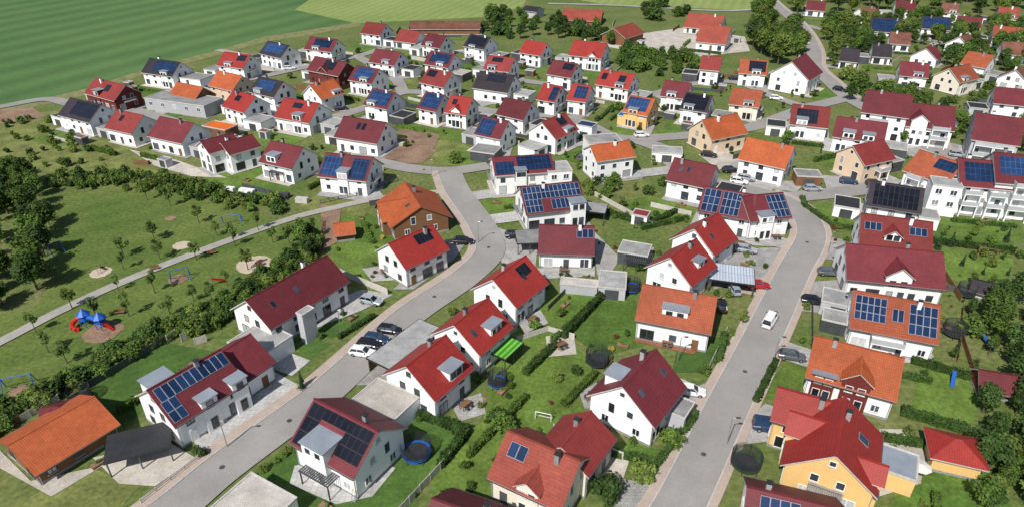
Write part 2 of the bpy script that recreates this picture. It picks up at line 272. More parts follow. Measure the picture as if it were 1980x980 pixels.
def plant(x,y,size,kind,hh,label,cat,group=None,name=None,z=0):
    key=(size,kind,R.randrange(2))
    if key not in TP: key=(size,0,key[2])
    cm,tm,ph=TP[key]; s=hh/ph*R.uniform(.92,1.08); rz=R.uniform(0,6.28); sc=(s*R.uniform(.85,1.15),s*R.uniform(.85,1.15),s)
    if tm is None:
        o=ob(name or 'shrub',cm,None,(x,y,z),rz,sc); tag(o,label,cat,group); return o
    r=thing(name or 'tree',label,cat,x,y,z,rz,group); r.scale=sc; ob('trunk',tm,r); ob('crown',cm,r); return r
# ---------- houses
FOOT=[]
def hit(x,y,r,skip=None):
    for f in FOOT:
        if f is skip: continue
        cx,cy,a,lx,ly=f[:5]; dx,dy=x-cx,y-cy
        if abs(dx)+abs(dy)>40: continue
        ca,sa=math.cos(a),math.sin(a); u=dx*ca+dy*sa; v=-dx*sa+dy*ca
        if abs(u)<lx/2+r and abs(v)<ly/2+r: return True
    return False
WC={}; RW=random.Random(77)
def winmesh(w_,h_,near,fr,bl=None):
    if bl is None: bl=RW.random()<.2
    k=(w_,h_,near,fr,bl)
    if k in WC: return WC[k]
    b=MB(); t=.09; gm='blind' if bl else 'glass'
    if near:
        for x0,x1,z0,z1 in ((-w_/2,w_/2,h_/2-t,h_/2),(-w_/2,w_/2,-h_/2,-h_/2+t),(-w_/2,-w_/2+t,-h_/2+t,h_/2-t),(w_/2-t,w_/2,-h_/2+t,h_/2-t)): b.box(x0,x1,-.07,.03,z0,z1)
        if w_>1.1: b.box(-.05,.05,-.06,.03,-h_/2+t,h_/2-t)
        if h_<1.8: b.box(-w_/2-.08,w_/2+.08,-.14,.02,-h_/2-.06,-h_/2,1)
        p=MB(); p.box(-w_/2+t-.01,w_/2-t+.01,-.03,.02,-h_/2+t-.01,h_/2-t+.01)
        WC[k]=(b.data('window',[fr,'trim']),p.data('pane',[gm]))
    else:
        b.box(-w_/2,w_/2,-.05,.02,-h_/2,h_/2,0); b.box(-w_/2+.08,w_/2-.08,-.06,.0,-h_/2+.08,h_/2-.08,1); WC[k]=(b.data('window',[fr,gm]),None)
    return WC[k]
def win(root,x,y,z,ang,w_,h_,near,fr='white'):
    a,p=winmesh(w_,h_,near,fr); o=ob('window',a,root,(x,y,z),ang)
    if p: ob('pane',p,o)
def chevron(L,w_,h,pitch,oe,og,t=.22):
    b=MB(); e=w_/2+oe; k=math.tan(pitch); ze=h-e*k; x0,x1=-L/2-og,L/2+og
    b.poly([(x0,-e,ze),(x1,-e,ze),(x1,0,h),(x0,0,h)],0); b.poly([(x0,0,h),(x1,0,h),(x1,e,ze),(x0,e,ze)],0)
    b.poly([(x0,-e,ze-t),(x0,0,h-t),(x1,0,h-t),(x1,-e,ze-t)],1); b.poly([(x0,0,h-t),(x0,e,ze-t),(x1,e,ze-t),(x1,0,h-t)],1)
    for s in (-1,1):
        b.poly([(x0,s*e,ze-t),(x1,s*e,ze-t),(x1,s*e,ze),(x0,s*e,ze)],1)
        for x in (x0,x1): b.poly([(x,s*e,ze-t),(x,s*e,ze),(x,0,h),(x,0,h-t)],1)
    b.box(x0-.01,x1+.01,-.14,.14,h-.1,h+.06,0)
    return b
def house(x1,y1,x2,y2,roof='dr',label='',w=9.2,h=8.5,wall='w',pitch=36,pv=(),pvm='b',d=(),L=None,rot=None,apron=True,gar=True,name='house',cat='house',nw=False,oe=.6,chim=True,fr=None,trim='trim',balc=None,hip=False,sky_=0,yard=True,Ls=1,fb=()):
    a=Vector(gp(x1,y1,h)); b_=Vector(gp(x2,y2,h)); c=(a+b_)/2; dd=b_-a
    ang=math.atan2(dd.y,dd.x) if rot is None else math.radians(rot); RL=dd.length*Ls if L is None else L
    pt=math.radians(pitch); og=.4 if h>4 else .3; L0=max(RL-2*og,3); k=math.tan(pt); he=h-w/2*k
    near=px(c.x,c.y,h)[1]>330
    W='wall_'+wall if 'wall_'+wall in MAT else wall; RM='roof_'+roof if 'roof_'+roof in MAT else roof
    r=thing(name,label,cat,c.x,c.y,0,ang); f=(c.x,c.y,ang,L0,w,r); FOOT.append(f)
    b=MB(); X,Y=L0/2,w/2
    if hip:
        b.box(-X,X,-Y,Y,-.1,he-.05,0)
    else:
        g=[(-Y,-.1),(Y,-.1),(Y,he-.12),(0,h-.12),(-Y,he-.12)]
        for s in (-1,1):
            q=[(s*X,y,z) for y,z in g]; b.poly(q if s>0 else q[::-1],0)
        b.poly([(-X,-Y,-.1),(X,-Y,-.1),(X,-Y,he-.12),(-X,-Y,he-.12)]); b.poly([(-X,Y,he-.12),(X,Y,he-.12),(X,Y,-.1),(-X,Y,-.1)])
    if near: b.box(-X-.03,X+.03,-Y-.03,Y+.03,-.1,.45,1)
    b.build('wall',[W,'plinth'],r)
    if hip:
        rb=MB(); ex,ey=X+oe,Y+oe; ze=h-ey*k; rx=max(ex-ey,.05)
        rb.poly([(-ex,-ey,ze),(ex,-ey,ze),(rx,0,h),(-rx,0,h)]); rb.poly([(ex,ey,ze),(-ex,ey,ze),(-rx,0,h),(rx,0,h)]); rb.poly([(ex,-ey,ze),(ex,ey,ze),(rx,0,h)]); rb.poly([(-ex,ey,ze),(-ex,-ey,ze),(-rx,0,h)])
        rb.box(-ex,ex,-ey,ey,ze-.2,ze-.01,1); ro=rb.build('roof',[RM,trim],r)
    else: ro=chevron(L0,w,h,pt,oe,og).build('roof',[RM,trim],r)
    if near and not hip:
        for s in (-1,1):
            gb=MB(); e=Y+oe; z=h-e*k; gb.box(-X-og,X+og,min(s*e,s*(e+.13)),max(s*e,s*(e+.13)),z-.16,z-.04); gb.build('gutter','anth',r)
            db=MB(); db.tube((s*(X-.15),-Y-.1,.1),(s*(X-.15),-Y-.1,he-.3),.06,.06,6); db.build('downpipe','zinc',r)
    rr=random.Random(int(x1*7+y1))
    if fr is None: fr='anth' if rr.random()<.4 else 'white'
    if chim:
        cb=MB(); cx=rr.choice((-1,1))*L0*rr.uniform(.1,.3); cy=rr.uniform(.4,1)*rr.choice((-1,1)); cb.box(cx-.3,cx+.3,cy-.3,cy+.3,h-1.4,h+.75,0); cb.box(cx-.38,cx+.38,cy-.38,cy+.38,h+.75,h+.85,1); cb.build('chimney',[rr.choice(('plinth','wall_w','flat')),'dark'],ro)
    if not nw:
        def gw(s):
            an=-math.pi/2 if s<0 else math.pi/2; x=s*X
            for yy in (-w*.27,w*.24):
                big=rr.random()<.45; win(r,x,yy,1.35 if big else 1.6,an,1.9 if big else 1.2,2.1 if big else 1.3,near,fr)
            if h>7:
                zz=4.15
                while zz<h-2.6:
                    sp=w*.15 if zz>he-1.2 else w*.27
                    for yy in (-sp,sp): tall=rr.random()<.35; win(r,x,yy,zz-.2 if tall else zz,an,1.1,1.9 if tall else 1.3,near,fr)
                    zz+=2.75
                if h>8.2 and h<10: win(r,x,0,h-1.75,an,.9,.9,near,fr)
        gw(-1); gw(1)
        for s in ((-1,1) if near else (-1,)):
            n=max(2,int(L0/3.1)); an=0 if s<0 else math.pi; dr=rr.randrange(n)
            for i in range(n):
                x=-X+L0*(i+.5)/n+rr.uniform(-.25,.25)
                if i==dr:
                    db=MB(); db.box(-.55,.55,-.06,.02,-1.05,1.05,0); db.box(.35,.4,-.12,-.06,-.1,.15,1); db.build('door',[rr.choice(('anth','wood','white')),'steel'],r).matrix_local=Matrix.Translation((x,s*Y,1.15))@Matrix.Rotation(an,4,'Z')
                else:
                    big=rr.random()<.5; win(r,x,s*Y,1.35 if big else 1.6,an,rr.choice((1.8,2.4)) if big else 1.2,2.1 if big else 1.3,near,fr)
                zz=3.85
                while zz+.85<he: win(r,x,s*Y,zz,an,1.2,1.25,near,fr); zz+=2.75
    for q in range(sky_):
        sx_=rr.uniform(-.35,.35)*L0; s=rr.uniform(.3,.6)*Y; sb=MB(); sb.box(-.4,.4,-.6,.6,.02,.1,0); sb.box(-.32,.32,-.52,.52,.09,.13,1)
        o=sb.build('roof_window',['anth','glass'],r); o.location=(sx_,-s,h-s*k); o.rotation_euler=(pt,0,0)
    sl=(Y+oe)/math.cos(pt)
    for (s,xa,xb,sa,sb_) in pv:
        RLn=L0+2*og; lx=(xb-xa)*RLn; ly=(sb_-sa)*sl; n=max(1,round(lx/1.04)); m_=max(1,round(ly/1.7)); pw,phh=lx/n,ly/m_
        M=Matrix.Rotation(0 if s<0 else math.pi,4,'Z')@Matrix.Translation((0,0,h))@Matrix.Rotation(pt,4,'X')
        if near:
            key=('pv',round(pw,2),round(phh,2),pvm)
            if key not in WC:
                b=MB(); b.box(-pw/2+.02,pw/2-.02,-phh/2+.02,phh/2-.02,.06,.11,0); b.box(-pw/2+.055,pw/2-.055,-phh/2+.055,phh/2-.055,.10,.116,1); WC[key]=b.data('solar_panel',['pvframe' if pvm=='b' else 'dark','pv_'+pvm])
            for i in range(n):
                for j in range(m_):
                    x=-RLn/2+xa*RLn+(i+.5)*pw; x=x if s<0 else -x
                    ob('solar_panel',WC[key],r).matrix_local=M@Matrix.Translation((x,-(sa*sl+(j+.5)*phh),0))
        else:
            b=MB(); b.box(0,lx,0,ly,.05,.12); o=b.build('solar_array','pvarr_'+pvm,r); x=-RLn/2+xa*RLn if s<0 else RLn/2-xb*RLn
            o.matrix_local=M@Matrix.Translation((x,-(sb_*sl),0))
    for q in d:
        ty,s,x,dw,fy,zt=q[:6]; yf=s*fy*Y; an=0 if s<0 else math.pi; x*=L0/2
        zb=-.1 if fy>=1 else h-abs(yf)*k-.25
        Mx=Matrix.Translation((x,0,0))@Matrix.Rotation(an,4,'Z')
        if ty=='F':
            b=MB(); b.box(-dw/2,dw/2,-abs(yf),-.3,zb,zt,0); o=b.build('dormer',[q[6] if len(q)>6 else W],r); o.matrix_local=Mx
            b=MB(); b.box(-dw/2-.2,dw/2+.2,-abs(yf)-.25,0,zt,zt+.16,0); b.build('dormer_roof','zinc',o)
        else:
            kk=math.tan(math.radians(38)); hw=dw/2; b=MB(); zs=zt-hw*kk
            b.box(-hw,hw,-abs(yf),-.3,zb,zs,0); b.poly([(-hw,-abs(yf),zs),(hw,-abs(yf),zs),(0,-abs(yf),zt-.1)]); o=b.build('dormer',[q[6] if len(q)>6 else W],r); o.matrix_local=Mx
            c2=chevron(abs(yf)+.0,dw,zt,math.radians(38),.35,.0,.16); c3=MB(); c3.f=c2.f; c3.m=c2.m; c3.v=[(v[1],(v[0]-abs(yf)/2)-(.35 if v[0]<0 else 0),v[2]) for v in c2.v]
            o2=c3.build('dormer_roof',[RM,trim],o)
        nn=1 if dw<2.6 else 2
        for i in range(nn):
            xx=0 if nn==1 else (-1+2*i)*dw*.22
            zc=(zt-1.0 if ty=='F' else zs-.55); hh=1.2
            if fy>=1 and ty=='G': zc=min(zc,4.1)
            a_,p_=winmesh(1.1,hh,near,fr); wo=ob('window',a_,o,(xx,-abs(yf),zc))
            if p_: ob('pane',p_,wo)
            if fy>=1:
                a_,p_=winmesh(1.1,2.0,near,fr); wo=ob('window',a_,o,(xx,-abs(yf),1.4))
                if p_: ob('pane',p_,wo)
    if balc is not None:
        e,zb_,bw=balc; b=MB(); x0=X if e>0 else -X-1.4; b.box(x0,x0+1.4,-bw/2,bw/2,zb_-.18,zb_,0)
        xr=X+1.4 if e>0 else -X-1.4
        for i in range(int(bw/.25)+1): yy=-bw/2+i*.25; b.box(xr-.03,xr+.03,yy-.02,yy+.02,zb_,zb_+.95,1)
        b.box(xr-.04,xr+.04,-bw/2,bw/2,zb_+.95,zb_+1.02,1); b.build('balcony',['plinth','steel'],r)
    for (bx,bw,zz_) in fb:
        for z_ in zz_:
            xx=bx*L0/2; b=MB(); b.box(xx-bw/2,xx+bw/2,-Y-1.9,-Y-.02,z_-.2,z_,0); b.box(xx-bw/2,xx+bw/2,-Y-1.9,-Y-1.84,z_,z_+.95,1)
            for e in (-1,1): b.box(xx+e*bw/2-.03,xx+e*bw/2+.03,-Y-1.84,-Y-.02,z_,z_+.95,1)
            b.build('balcony',['wall_w','wall_g'],r)
        for e in (-1,1): b=MB(); b.box(bx*L0/2+e*(bw/2-.2)-.12,bx*L0/2+e*(bw/2-.2)+.12,-Y-1.8,-Y-1.56,0,max(zz_)-.2); b.build('balcony_post','wall_w',r)
    if apron and yard:
        ca,sa=math.cos(ang),math.sin(ang); ex,ey=L0/2+rr.uniform(.5,1.3),w/2+rr.uniform(.5,1.2); oy=-rr.uniform(.2,1.5); ox=rr.uniform(-1,1)
        area('patio',[(c.x+u*ca-v*sa,c.y+u*sa+v*ca) for u,v in ((-ex+ox,-ey+oy),(ex+ox,-ey+oy),(ex+ox,ey+oy),(-ex+ox,ey+oy))],rr.choice(('pave_a','pave_b','pave_c')),world=True)
        rd,rp=roaddist(c.x,c.y)
        if rp and rd<22 and w>7:
            v=Vector((rp[0]-c.x,rp[1]-c.y)); q=Vector((-v.y,v.x)).normalized()*2.4; o=q*rr.choice((-1,1))
            area('driveway',[(c.x+o.x+q.x,c.y+o.y+q.y),(c.x+o.x-q.x,c.y+o.y-q.y),(rp[0]+o.x-q.x,rp[1]+o.y-q.y),(rp[0]+o.x+q.x,rp[1]+o.y+q.y)],rr.choice(('pave_a','pave_b')),z=.2+len(FOOT)*.0001,world=True)
        if not near:
            gx,gy=rr.uniform(-3,3),-(w/2+5+rr.uniform(0,2)); ex,ey=rr.uniform(6,9),rr.uniform(4,6)
            area('lawn',[(c.x+u*ca-v*sa,c.y+u*sa+v*ca) for u,v in ((gx-ex,gy-ey),(gx+ex,gy-ey),(gx+ex,gy+ey),(gx-ex,gy+ey))],rr.choice(('lawn_a','lawn_b','lawn_b','lawn_c')),world=True)
    r['_g']=1 if (gar and w>7 and yard) else 0
    return r
def flat(cx,cy,rot,lx,ly,h,label,roof='flat',wall='w',name='garage',cat='garage',door=1,world=False,nwin=0,floors=1):
    x,y=(cx,cy) if world else gp(cx,cy,h)
    a=math.radians(rot) if not world else rot
    r=thing(name,label,cat,x,y,0,a); FOOT.append((x,y,a,lx,ly,r)); X,Y=lx/2,ly/2
    W='wall_'+wall if 'wall_'+wall in MAT else wall
    b=MB(); b.box(-X,X,-Y,Y,-.1,h-.15); b.build('wall',[W],r)
    b=MB(); b.box(-X-.1,X+.1,-Y-.1,Y+.1,h-.15,h,1); b.box(-X+.15,X-.15,-Y+.15,Y-.15,h,h+.02,0)
    for x0,x1,y0,y1 in ((-X-.1,X+.1,-Y-.1,-Y+.1),(-X-.1,X+.1,Y-.1,Y+.1),(-X-.1,-X+.1,-Y+.1,Y-.1),(X-.1,X+.1,-Y+.1,Y-.1)): b.box(x0,x1,y0,y1,h,h+.14,1)
    b.build('roof',[roof,'trim'],r)
    if door:
        w_=min(2.6,lx*.6); b=MB(); b.box(-w_/2,w_/2,-.05,.02,0,2.15)
        for i in range(4): b.box(-w_/2,w_/2,-.065,-.05,.1+i*.54,.12+i*.54)
        b.build('garage_door' if cat=='garage' else 'door','anth',r).location=(0,-Y,0)
    for i in range(nwin):
        for k in range(floors): win(r,-X+lx*(i+.5)/nwin,-Y,(h-1.3 if h<4 else h-1.5)-k*2.8,0,1.4,1.3,True)
    return r
def carport(cx,cy,rot,lx,ly,h,label,roof='flat',name='carport'):
    x,y=gp(cx,cy,h); r=thing(name,label,'carport',x,y,0,math.radians(rot)); FOOT.append((x,y,math.radians(rot),lx,ly,r)); X,Y=lx/2,ly/2
    b=MB(); b.box(-X,X,-Y,Y,h-.22,h,1); b.box(-X+.15,X-.15,-Y+.15,Y-.15,h,h+.03,0); b.build('roof',[roof,'dark'],r)
    for sx_ in (-1,0,1):
        for sy_ in (-1,1): b=MB(); b.box(sx_*(X-.3)-.08,sx_*(X-.3)+.08,sy_*(Y-.3)-.08,sy_*(Y-.3)+.08,-.1,h-.22); b.build('post','anth',r)
    b=MB(); b.box(-X+.2,X-.2,Y-.28,Y-.2,.2,2.0); b.build('back_panel','wood',r); return r
FR=-1; BK=1
house(15,860,183,765,'o','orange-roofed long barn at the bottom left corner',w=9.5,h=5,pitch=24,wall='wood',oe=.8,gar=False,chim=False,yard=False,name='barn',cat='barn',trim='wood')
carport(268,852,22,8.2,5.6,2.9,'black flat-roofed carport beside the orange barn','dark')
house(92,790,125,780,'dr','small dark red shed roof behind the orange barn',w=4,h=3.2,wall='wood',pitch=25,chim=False,nw=True,yard=False,name='shed',cat='shed',L=4.5,hip=True)
house(300,745,412,682,'dr','white house with long blue solar rows and grey dormers, lower left',w=9.5,h=8.5,L=11.5,pv=[(FR,.05,.98,.06,.4),(FR,.03,.22,.4,.92)],d=[('F',BK,-.6,3.6,.75,7.9),('F',FR,-.05,2.4,1.1,5.9),('F',FR,.85,2.4,1.12,5.9)],yard=False)
house(414,688,472,652,'dr','lower set-back wing of the blue solar house, lower left',w=9,h=7.2,L=8,pitch=34,yard=False,gar=False,name='house_wing',cat='house wing',chim=False)
flat(503,655,-33,7.5,7,3.2,'grey flat-roofed double garage beside the long red-roofed house')
house(475,580,632,493,'dr','long white house with plain dark red roof beside the park',w=9.5,h=8.5,L=18,sky_=2,yard=False)
flat(590,600,56,2.6,1.4,6.0,'grey stone entrance block on the long red-roofed house',wall='g',name='entrance_block',cat='entrance',door=0)
house(780,352,816,400,'o','large orange-roofed wooden bungalow at the road bend',w=12,h=7.2,pitch=29,wall='wood',trim='wood',oe=1.0,L=14,rot=-68,d=[('G',FR,.05,7,1.3,6.6)],yard=False,sky_=1,gar=False)
house(648,432,680,428,'o','small wooden shed with orange roof left of bungalow',w=4,h=3.6,wall='wood',nw=True,chim=False,yard=False,name='shed',cat='shed',L=4.6)
house(757,468,830,437,'r','white house with single solar patch below the wooden bungalow',w=9,h=8.2,L=11.0,pv=[(FR,.5,.85,.1,.45)],pvm='k',yard=False,gar=False)
house(955,538,1015,495,'r','farthest red-roofed house in the row of three by the road',w=9.2,h=8.6,L=10.2,pitch=38,pv=[(FR,.55,.85,.12,.45)],pvm='k',sky_=1,gar=False,yard=False)
house(885,622,938,580,'r','middle red-roofed house in the row of three, green carport beside',w=9.0,h=8.6,L=9.4,pitch=38,d=[('F',FR,.25,3,.9,6.8)],gar=False,yard=False,sky_=1)
house(797,698,852,655,'r','nearest red-roofed house in the row of three by the road',w=9.4,h=8.6,L=9.2,pitch=38,d=[('F',FR,.25,3,.98,6.6)],gar=False,yard=False)
carport(976,670,56,5.4,4.0,2.7,'carport with striped green roof beside middle red-roofed house','green')
carport(785,663,56,13,5.5,2.9,'long grey flat carport sheltering a row of parked cars')
house(600,772,740,830,'dr','white house with black solar panels and pergola, bottom centre left',w=9.4,h=8.3,rot=-32,L=11.6,pvm='k',pv=[(FR,.03,.24,.06,.95),(FR,.24,.62,.06,.3),(FR,.62,.97,.06,.78)],d=[('F',FR,-.15,4,1.2,6.6)],yard=False,gar=False)
flat(742,773,-32,8,6.5,3.4,'white flat-roofed extension behind the black-solar house','gravelroof',name='extension',cat='extension',door=0,nwin=2)
house(992,838,1110,884,'s','cream house with salmon roof and front gable, bottom centre',w=9.2,h=7.9,rot=-30,L=10.5,wall='c',pv=[(FR,.12,.36,.15,.45)],d=[('G',FR,.1,3,1.08,6.5)],gar=False,yard=False)
house(1095,845,1135,810,'mr','rear wing of the cream house with salmon roof',w=7,h=7.6,rot=56,L=8,wall='c',gar=False,yard=False,name='house_wing',cat='house wing')
house(1212,737,1262,682,'dr','white gabled house with dark red roof left of right-hand road',w=9.8,h=8.9,L=10.5,pitch=40,d=[('F',BK,-.3,2.8,.8,7.6)],gar=False,yard=False,sky_=2)
house(1295,498,1348,460,'r','nearer of two bright red gabled houses left of the road',w=9,h=8.8,L=9.8,pitch=40,gar=False,yard=False,sky_=1,d=[('F',FR,.2,2.4,.8,7.0)])
house(1342,443,1390,410,'r','farther of two bright red gabled houses left of the road',w=9,h=8.8,L=9.8,pitch=40,gar=False,yard=False,sky_=1)
carport(1415,528,-15,8.5,6.5,3,'carport with pale blue-grey sheet roof beside red gabled houses','sheet')
house(1242,548,1388,574,'ob','white house with brown-orange roof, box dormer and wooden terrace',w=9.8,h=8.2,d=[('F',FR,0,4.2,.78,6.6)],gar=False,yard=False)
house(1042,434,1150,437,'dr','white house with brick-red roof facing viewer, picture centre',w=9,h=7.5,pv=[(FR,.68,.98,.12,.42)],pitch=38,gar=False,yard=False)
carport(1022,457,5,5.5,6,2.8,'dark flat carport left of the central brick-red house')
flat(1185,540,-10,5,6,2.6,'light grey flat-roofed garden garage beside the central house',wall='g')
flat(1120,545,-10,7,2.4,2.1,'low shed with white panel roof below the central house',roof='gravelroof',wall='g',name='shed',cat='shed',door=0)
house(1665,412,1805,430,'mr','white house with red roof, two solar patches, upper right column',w=10.5,h=8.2,pv=[(FR,.06,.3,.25,.5),(FR,.68,.92,.25,.5)],d=[('G',FR,-.1,3,.85,7.4)],yard=False)
house(1635,470,1825,488,'dr','brown-red roofed house with central front gable, right column',w=11,h=8.5,d=[('G',FR,.05,4.4,1.03,7.5)],yard=False)
house(1650,560,1820,590,'ob','orange-brown roofed house with three blue solar blocks, right column',w=10.2,h=8.2,pv=[(FR,.04,.4,.1,.72),(FR,.47,.6,.3,.62),(FR,.66,.97,.1,.85)],yard=False,fb=[(-.1,5,(2.9,))])
house(1575,648,1750,692,'o','white and dark red house with orange roof and red gable, right column',w=10,h=8.2,wall='w',fr='white',d=[('G',FR,.12,3.8,1.08,7.4,'redwood'),('F',FR,-.62,3.2,1.02,5.0,'redwood')],yard=False)
house(1588,862,1662,782,'r','yellow-orange house with bright red stepped roofs, lower right',w=10.2,h=9,rot=62,L=12,pitch=38,wall='y',fr='white',gar=False,yard=False,balc=(-1,3.2,4),d=[('G',BK,.2,4.5,1.15,7.8),('G',FR,-.45,3.6,1.15,7.0)],pv=[(FR,.55,.67,.42,.66)])
house(1518,752,1615,776,'r','side wing of yellow-orange house with bright red roof',w=6.8,h=8.0,wall='y',gar=False,yard=False,name='house_wing',cat='house wing',L=8.5,rot=-25)
house(1445,930,1640,995,'dr','dark red roof with blue solar panels cut by bottom edge',w=9,h=7.5,rot=-18,pv=[(FR,.15,.55,.1,.6)],yard=False,gar=False)
house(835,960,985,1015,'dr','dark red roof cut off by the bottom edge, centre left',w=9,h=7,rot=-22,yard=False,gar=False)
flat(487,975,-30,8,7,3,'flat grey garage roof cut by the bottom edge','gravelroof')
house(1825,842,1885,855,'r','small orange-walled pavilion with red hipped roof, lower right',w=5,h=4.4,wall='y',pitch=28,hip=True,nw=True,chim=False,yard=False,gar=False,name='pavilion',cat='pavilion',L=6.5)
flat(1725,888,60,5,6,3,'blue-grey flat roof annex right of yellow-orange house','zinc','y',name='annex',cat='annex',door=0)
house(1893,540,1915,546,'k','little white playhouse in the right-hand garden',w=3.4,h=3.2,nw=True,chim=False,yard=False,gar=False,name='playhouse',cat='playhouse',L=3.8)
house(1905,715,1965,725,'dr','dark red garden shed at the right edge',w=4.5,h=3.6,wall='redwood',nw=True,chim=False,yard=False,gar=False,name='shed',cat='shed',L=6)
house(1012,368,1112,345,'dr','white house wholly covered by blue solar roof, centre',w=10.2,h=8.4,L=14,rot=14,pv=[(FR,.03,.97,.04,.5),(FR,.03,.3,.5,.95),(FR,.45,.75,.55,.9)],gar=False,balc=(-1,3.1,4),d=[('F',FR,.75,3.4,1.2,6)])
house(950,306,1066,297,'dr','long white modern house with two blue solar roof blocks, centre',w=9.5,h=8,L=15,rot=10,pv=[(FR,.03,.34,.3,.95),(FR,.40,.96,.06,.8)],pitch=26,gar=False,d=[('F',FR,-.15,2.6,1.15,6.4)],balc=(-1,3,4))
flat(1078,322,10,6,6,5.6,'white flat-roofed side block of the long modern solar house',name='extension',cat='extension',door=0,nwin=2,floors=2)
house(1140,282,1216,272,'o','tall white house with small orange-red roof, centre',w=8,h=8.5,pitch=30,gar=False)
flat(1165,268,10,9,6,7,'white flat-topped stair block behind the orange-red roof','flat',name='stair_block',cat='extension',door=0)
house(1312,304,1378,322,'dr','white house with plain dark red roof right of centre',w=9.6,h=8.5,sky_=2,rot=-30,L=10.5)
house(1380,366,1445,372,'dr','left part of white house with V-shaped blue solar roofs',w=9.4,h=8.5,rot=-24,L=11.5,pv=[(FR,.05,.36,.06,.93),(FR,.40,.74,.06,.93)],gar=False)
house(1446,380,1502,372,'dr','right part of white house with V-shaped blue solar roofs',w=9.0,h=8.4,rot=12,L=10,pv=[(FR,.55,.97,.06,.93)],gar=False,yard=False,d=[('F',FR,-.25,3.2,1.2,6)],chim=False)
house(1350,236,1432,216,'o','beige house with orange roof at the road junction',w=9.6,h=8.6,wall='be',L=13,rot=26,gar=False,pitch=38)
house(1453,262,1528,288,'o','large white house with bright orange roof, right of centre',w=10.2,h=9,gar=False,L=12,rot=-34)
flat(1562,335,-8,6,4.6,2.8,'brown-walled flat garage right of the bright orange roof',wall='wood')
house(1640,284,1718,268,'mr','beige two-storey house with small red roof, right',w=8.8,h=8.6,wall='be',rot=24,L=11,fb=[(.2,3.4,(2.9,))])
house(1685,345,1788,370,'k','white house with black solar roof, right side',w=9.5,h=8.8,rot=-24,pv=[(FR,.1,.92,.08,.9)],pvm='k')
house(1792,294,1850,312,'ob','white apartment house with orange roof left of corner block',w=10,h=10.5,L=10.5,gar=False,pv=[(FR,.5,.95,.1,.5)],name='apartment_house',fb=[(-.35,3.4,(3,5.8))])
house(1872,304,1935,316,'dr','front section of white apartment block with solar roof, right edge',w=11,h=11.5,L=11,rot=-14,pv=[(FR,.12,.95,.12,.78)],gar=False,name='apartment_house',fb=[(-.5,3.6,(3,5.8)),(.5,3.6,(3,5.8))])
house(1945,294,2010,304,'dr','taller rear section of white solar apartment block, right edge',w=12,h=13.5,L=12,rot=-14,pv=[(FR,.1,.9,.12,.7)],gar=False,yard=False,name='apartment_house',fb=[(0,4.5,(3,5.8,8.6))])
flat(1830,352,-20,6,5,7.5,'white flat-roofed stair tower between the two right-hand apartment houses',name='stair_tower',cat='extension',door=0,nwin=2,floors=2)
house(630,297,722,303,'dr','white balcony house with solar-filled red roof by the park',w=10,h=8.4,pv=[(FR,.03,.40,.12,.9),(FR,.62,.95,.12,.95)],rot=-14,L=13,balc=(1,3.1,5),gar=False,d=[('F',FR,0.03,2.6,1.1,6.2)])
house(518,272,592,286,'dr','white house with dark red roof and pergola by the park',w=9.6,h=8.3,L=11,rot=-26,gar=False,d=[('F',FR,-.3,3,1,6.6)])
house(405,272,432,258,'dr','left part of white modern house with split red roof',w=7,h=8.4,rot=46,L=9,pitch=30,gar=False)
house(442,276,472,260,'dr','right part of white modern house with split red roof',w=7,h=7.6,rot=46,L=9,pitch=30,gar=False)
house(296,226,388,238,'dr','white house with big plain dark red roof by scrubland',w=10,h=8.2,rot=-26,L=13.5)
house(215,212,288,224,'mr','white house with red-orange roof, second from left edge',w=9.5,h=8,rot=-26,L=11.5,pv=[(FR,.3,.42,.2,.5)],pvm='k')
house(132,190,200,202,'k','white modern house with black roof at left village edge',w=9.6,h=8.4,rot=-28,pv=[(FR,.3,.95,.08,.8)],pvm='k',balc=(-1,3,5))
house(660,224,752,238,'dr','large white house with wide dark red roof beside bare plot',w=10.5,h=8.4,rot=-22,L=14,pv=[(FR,.4,.48,.2,.5),(FR,.52,.6,.2,.5)],pvm='k')
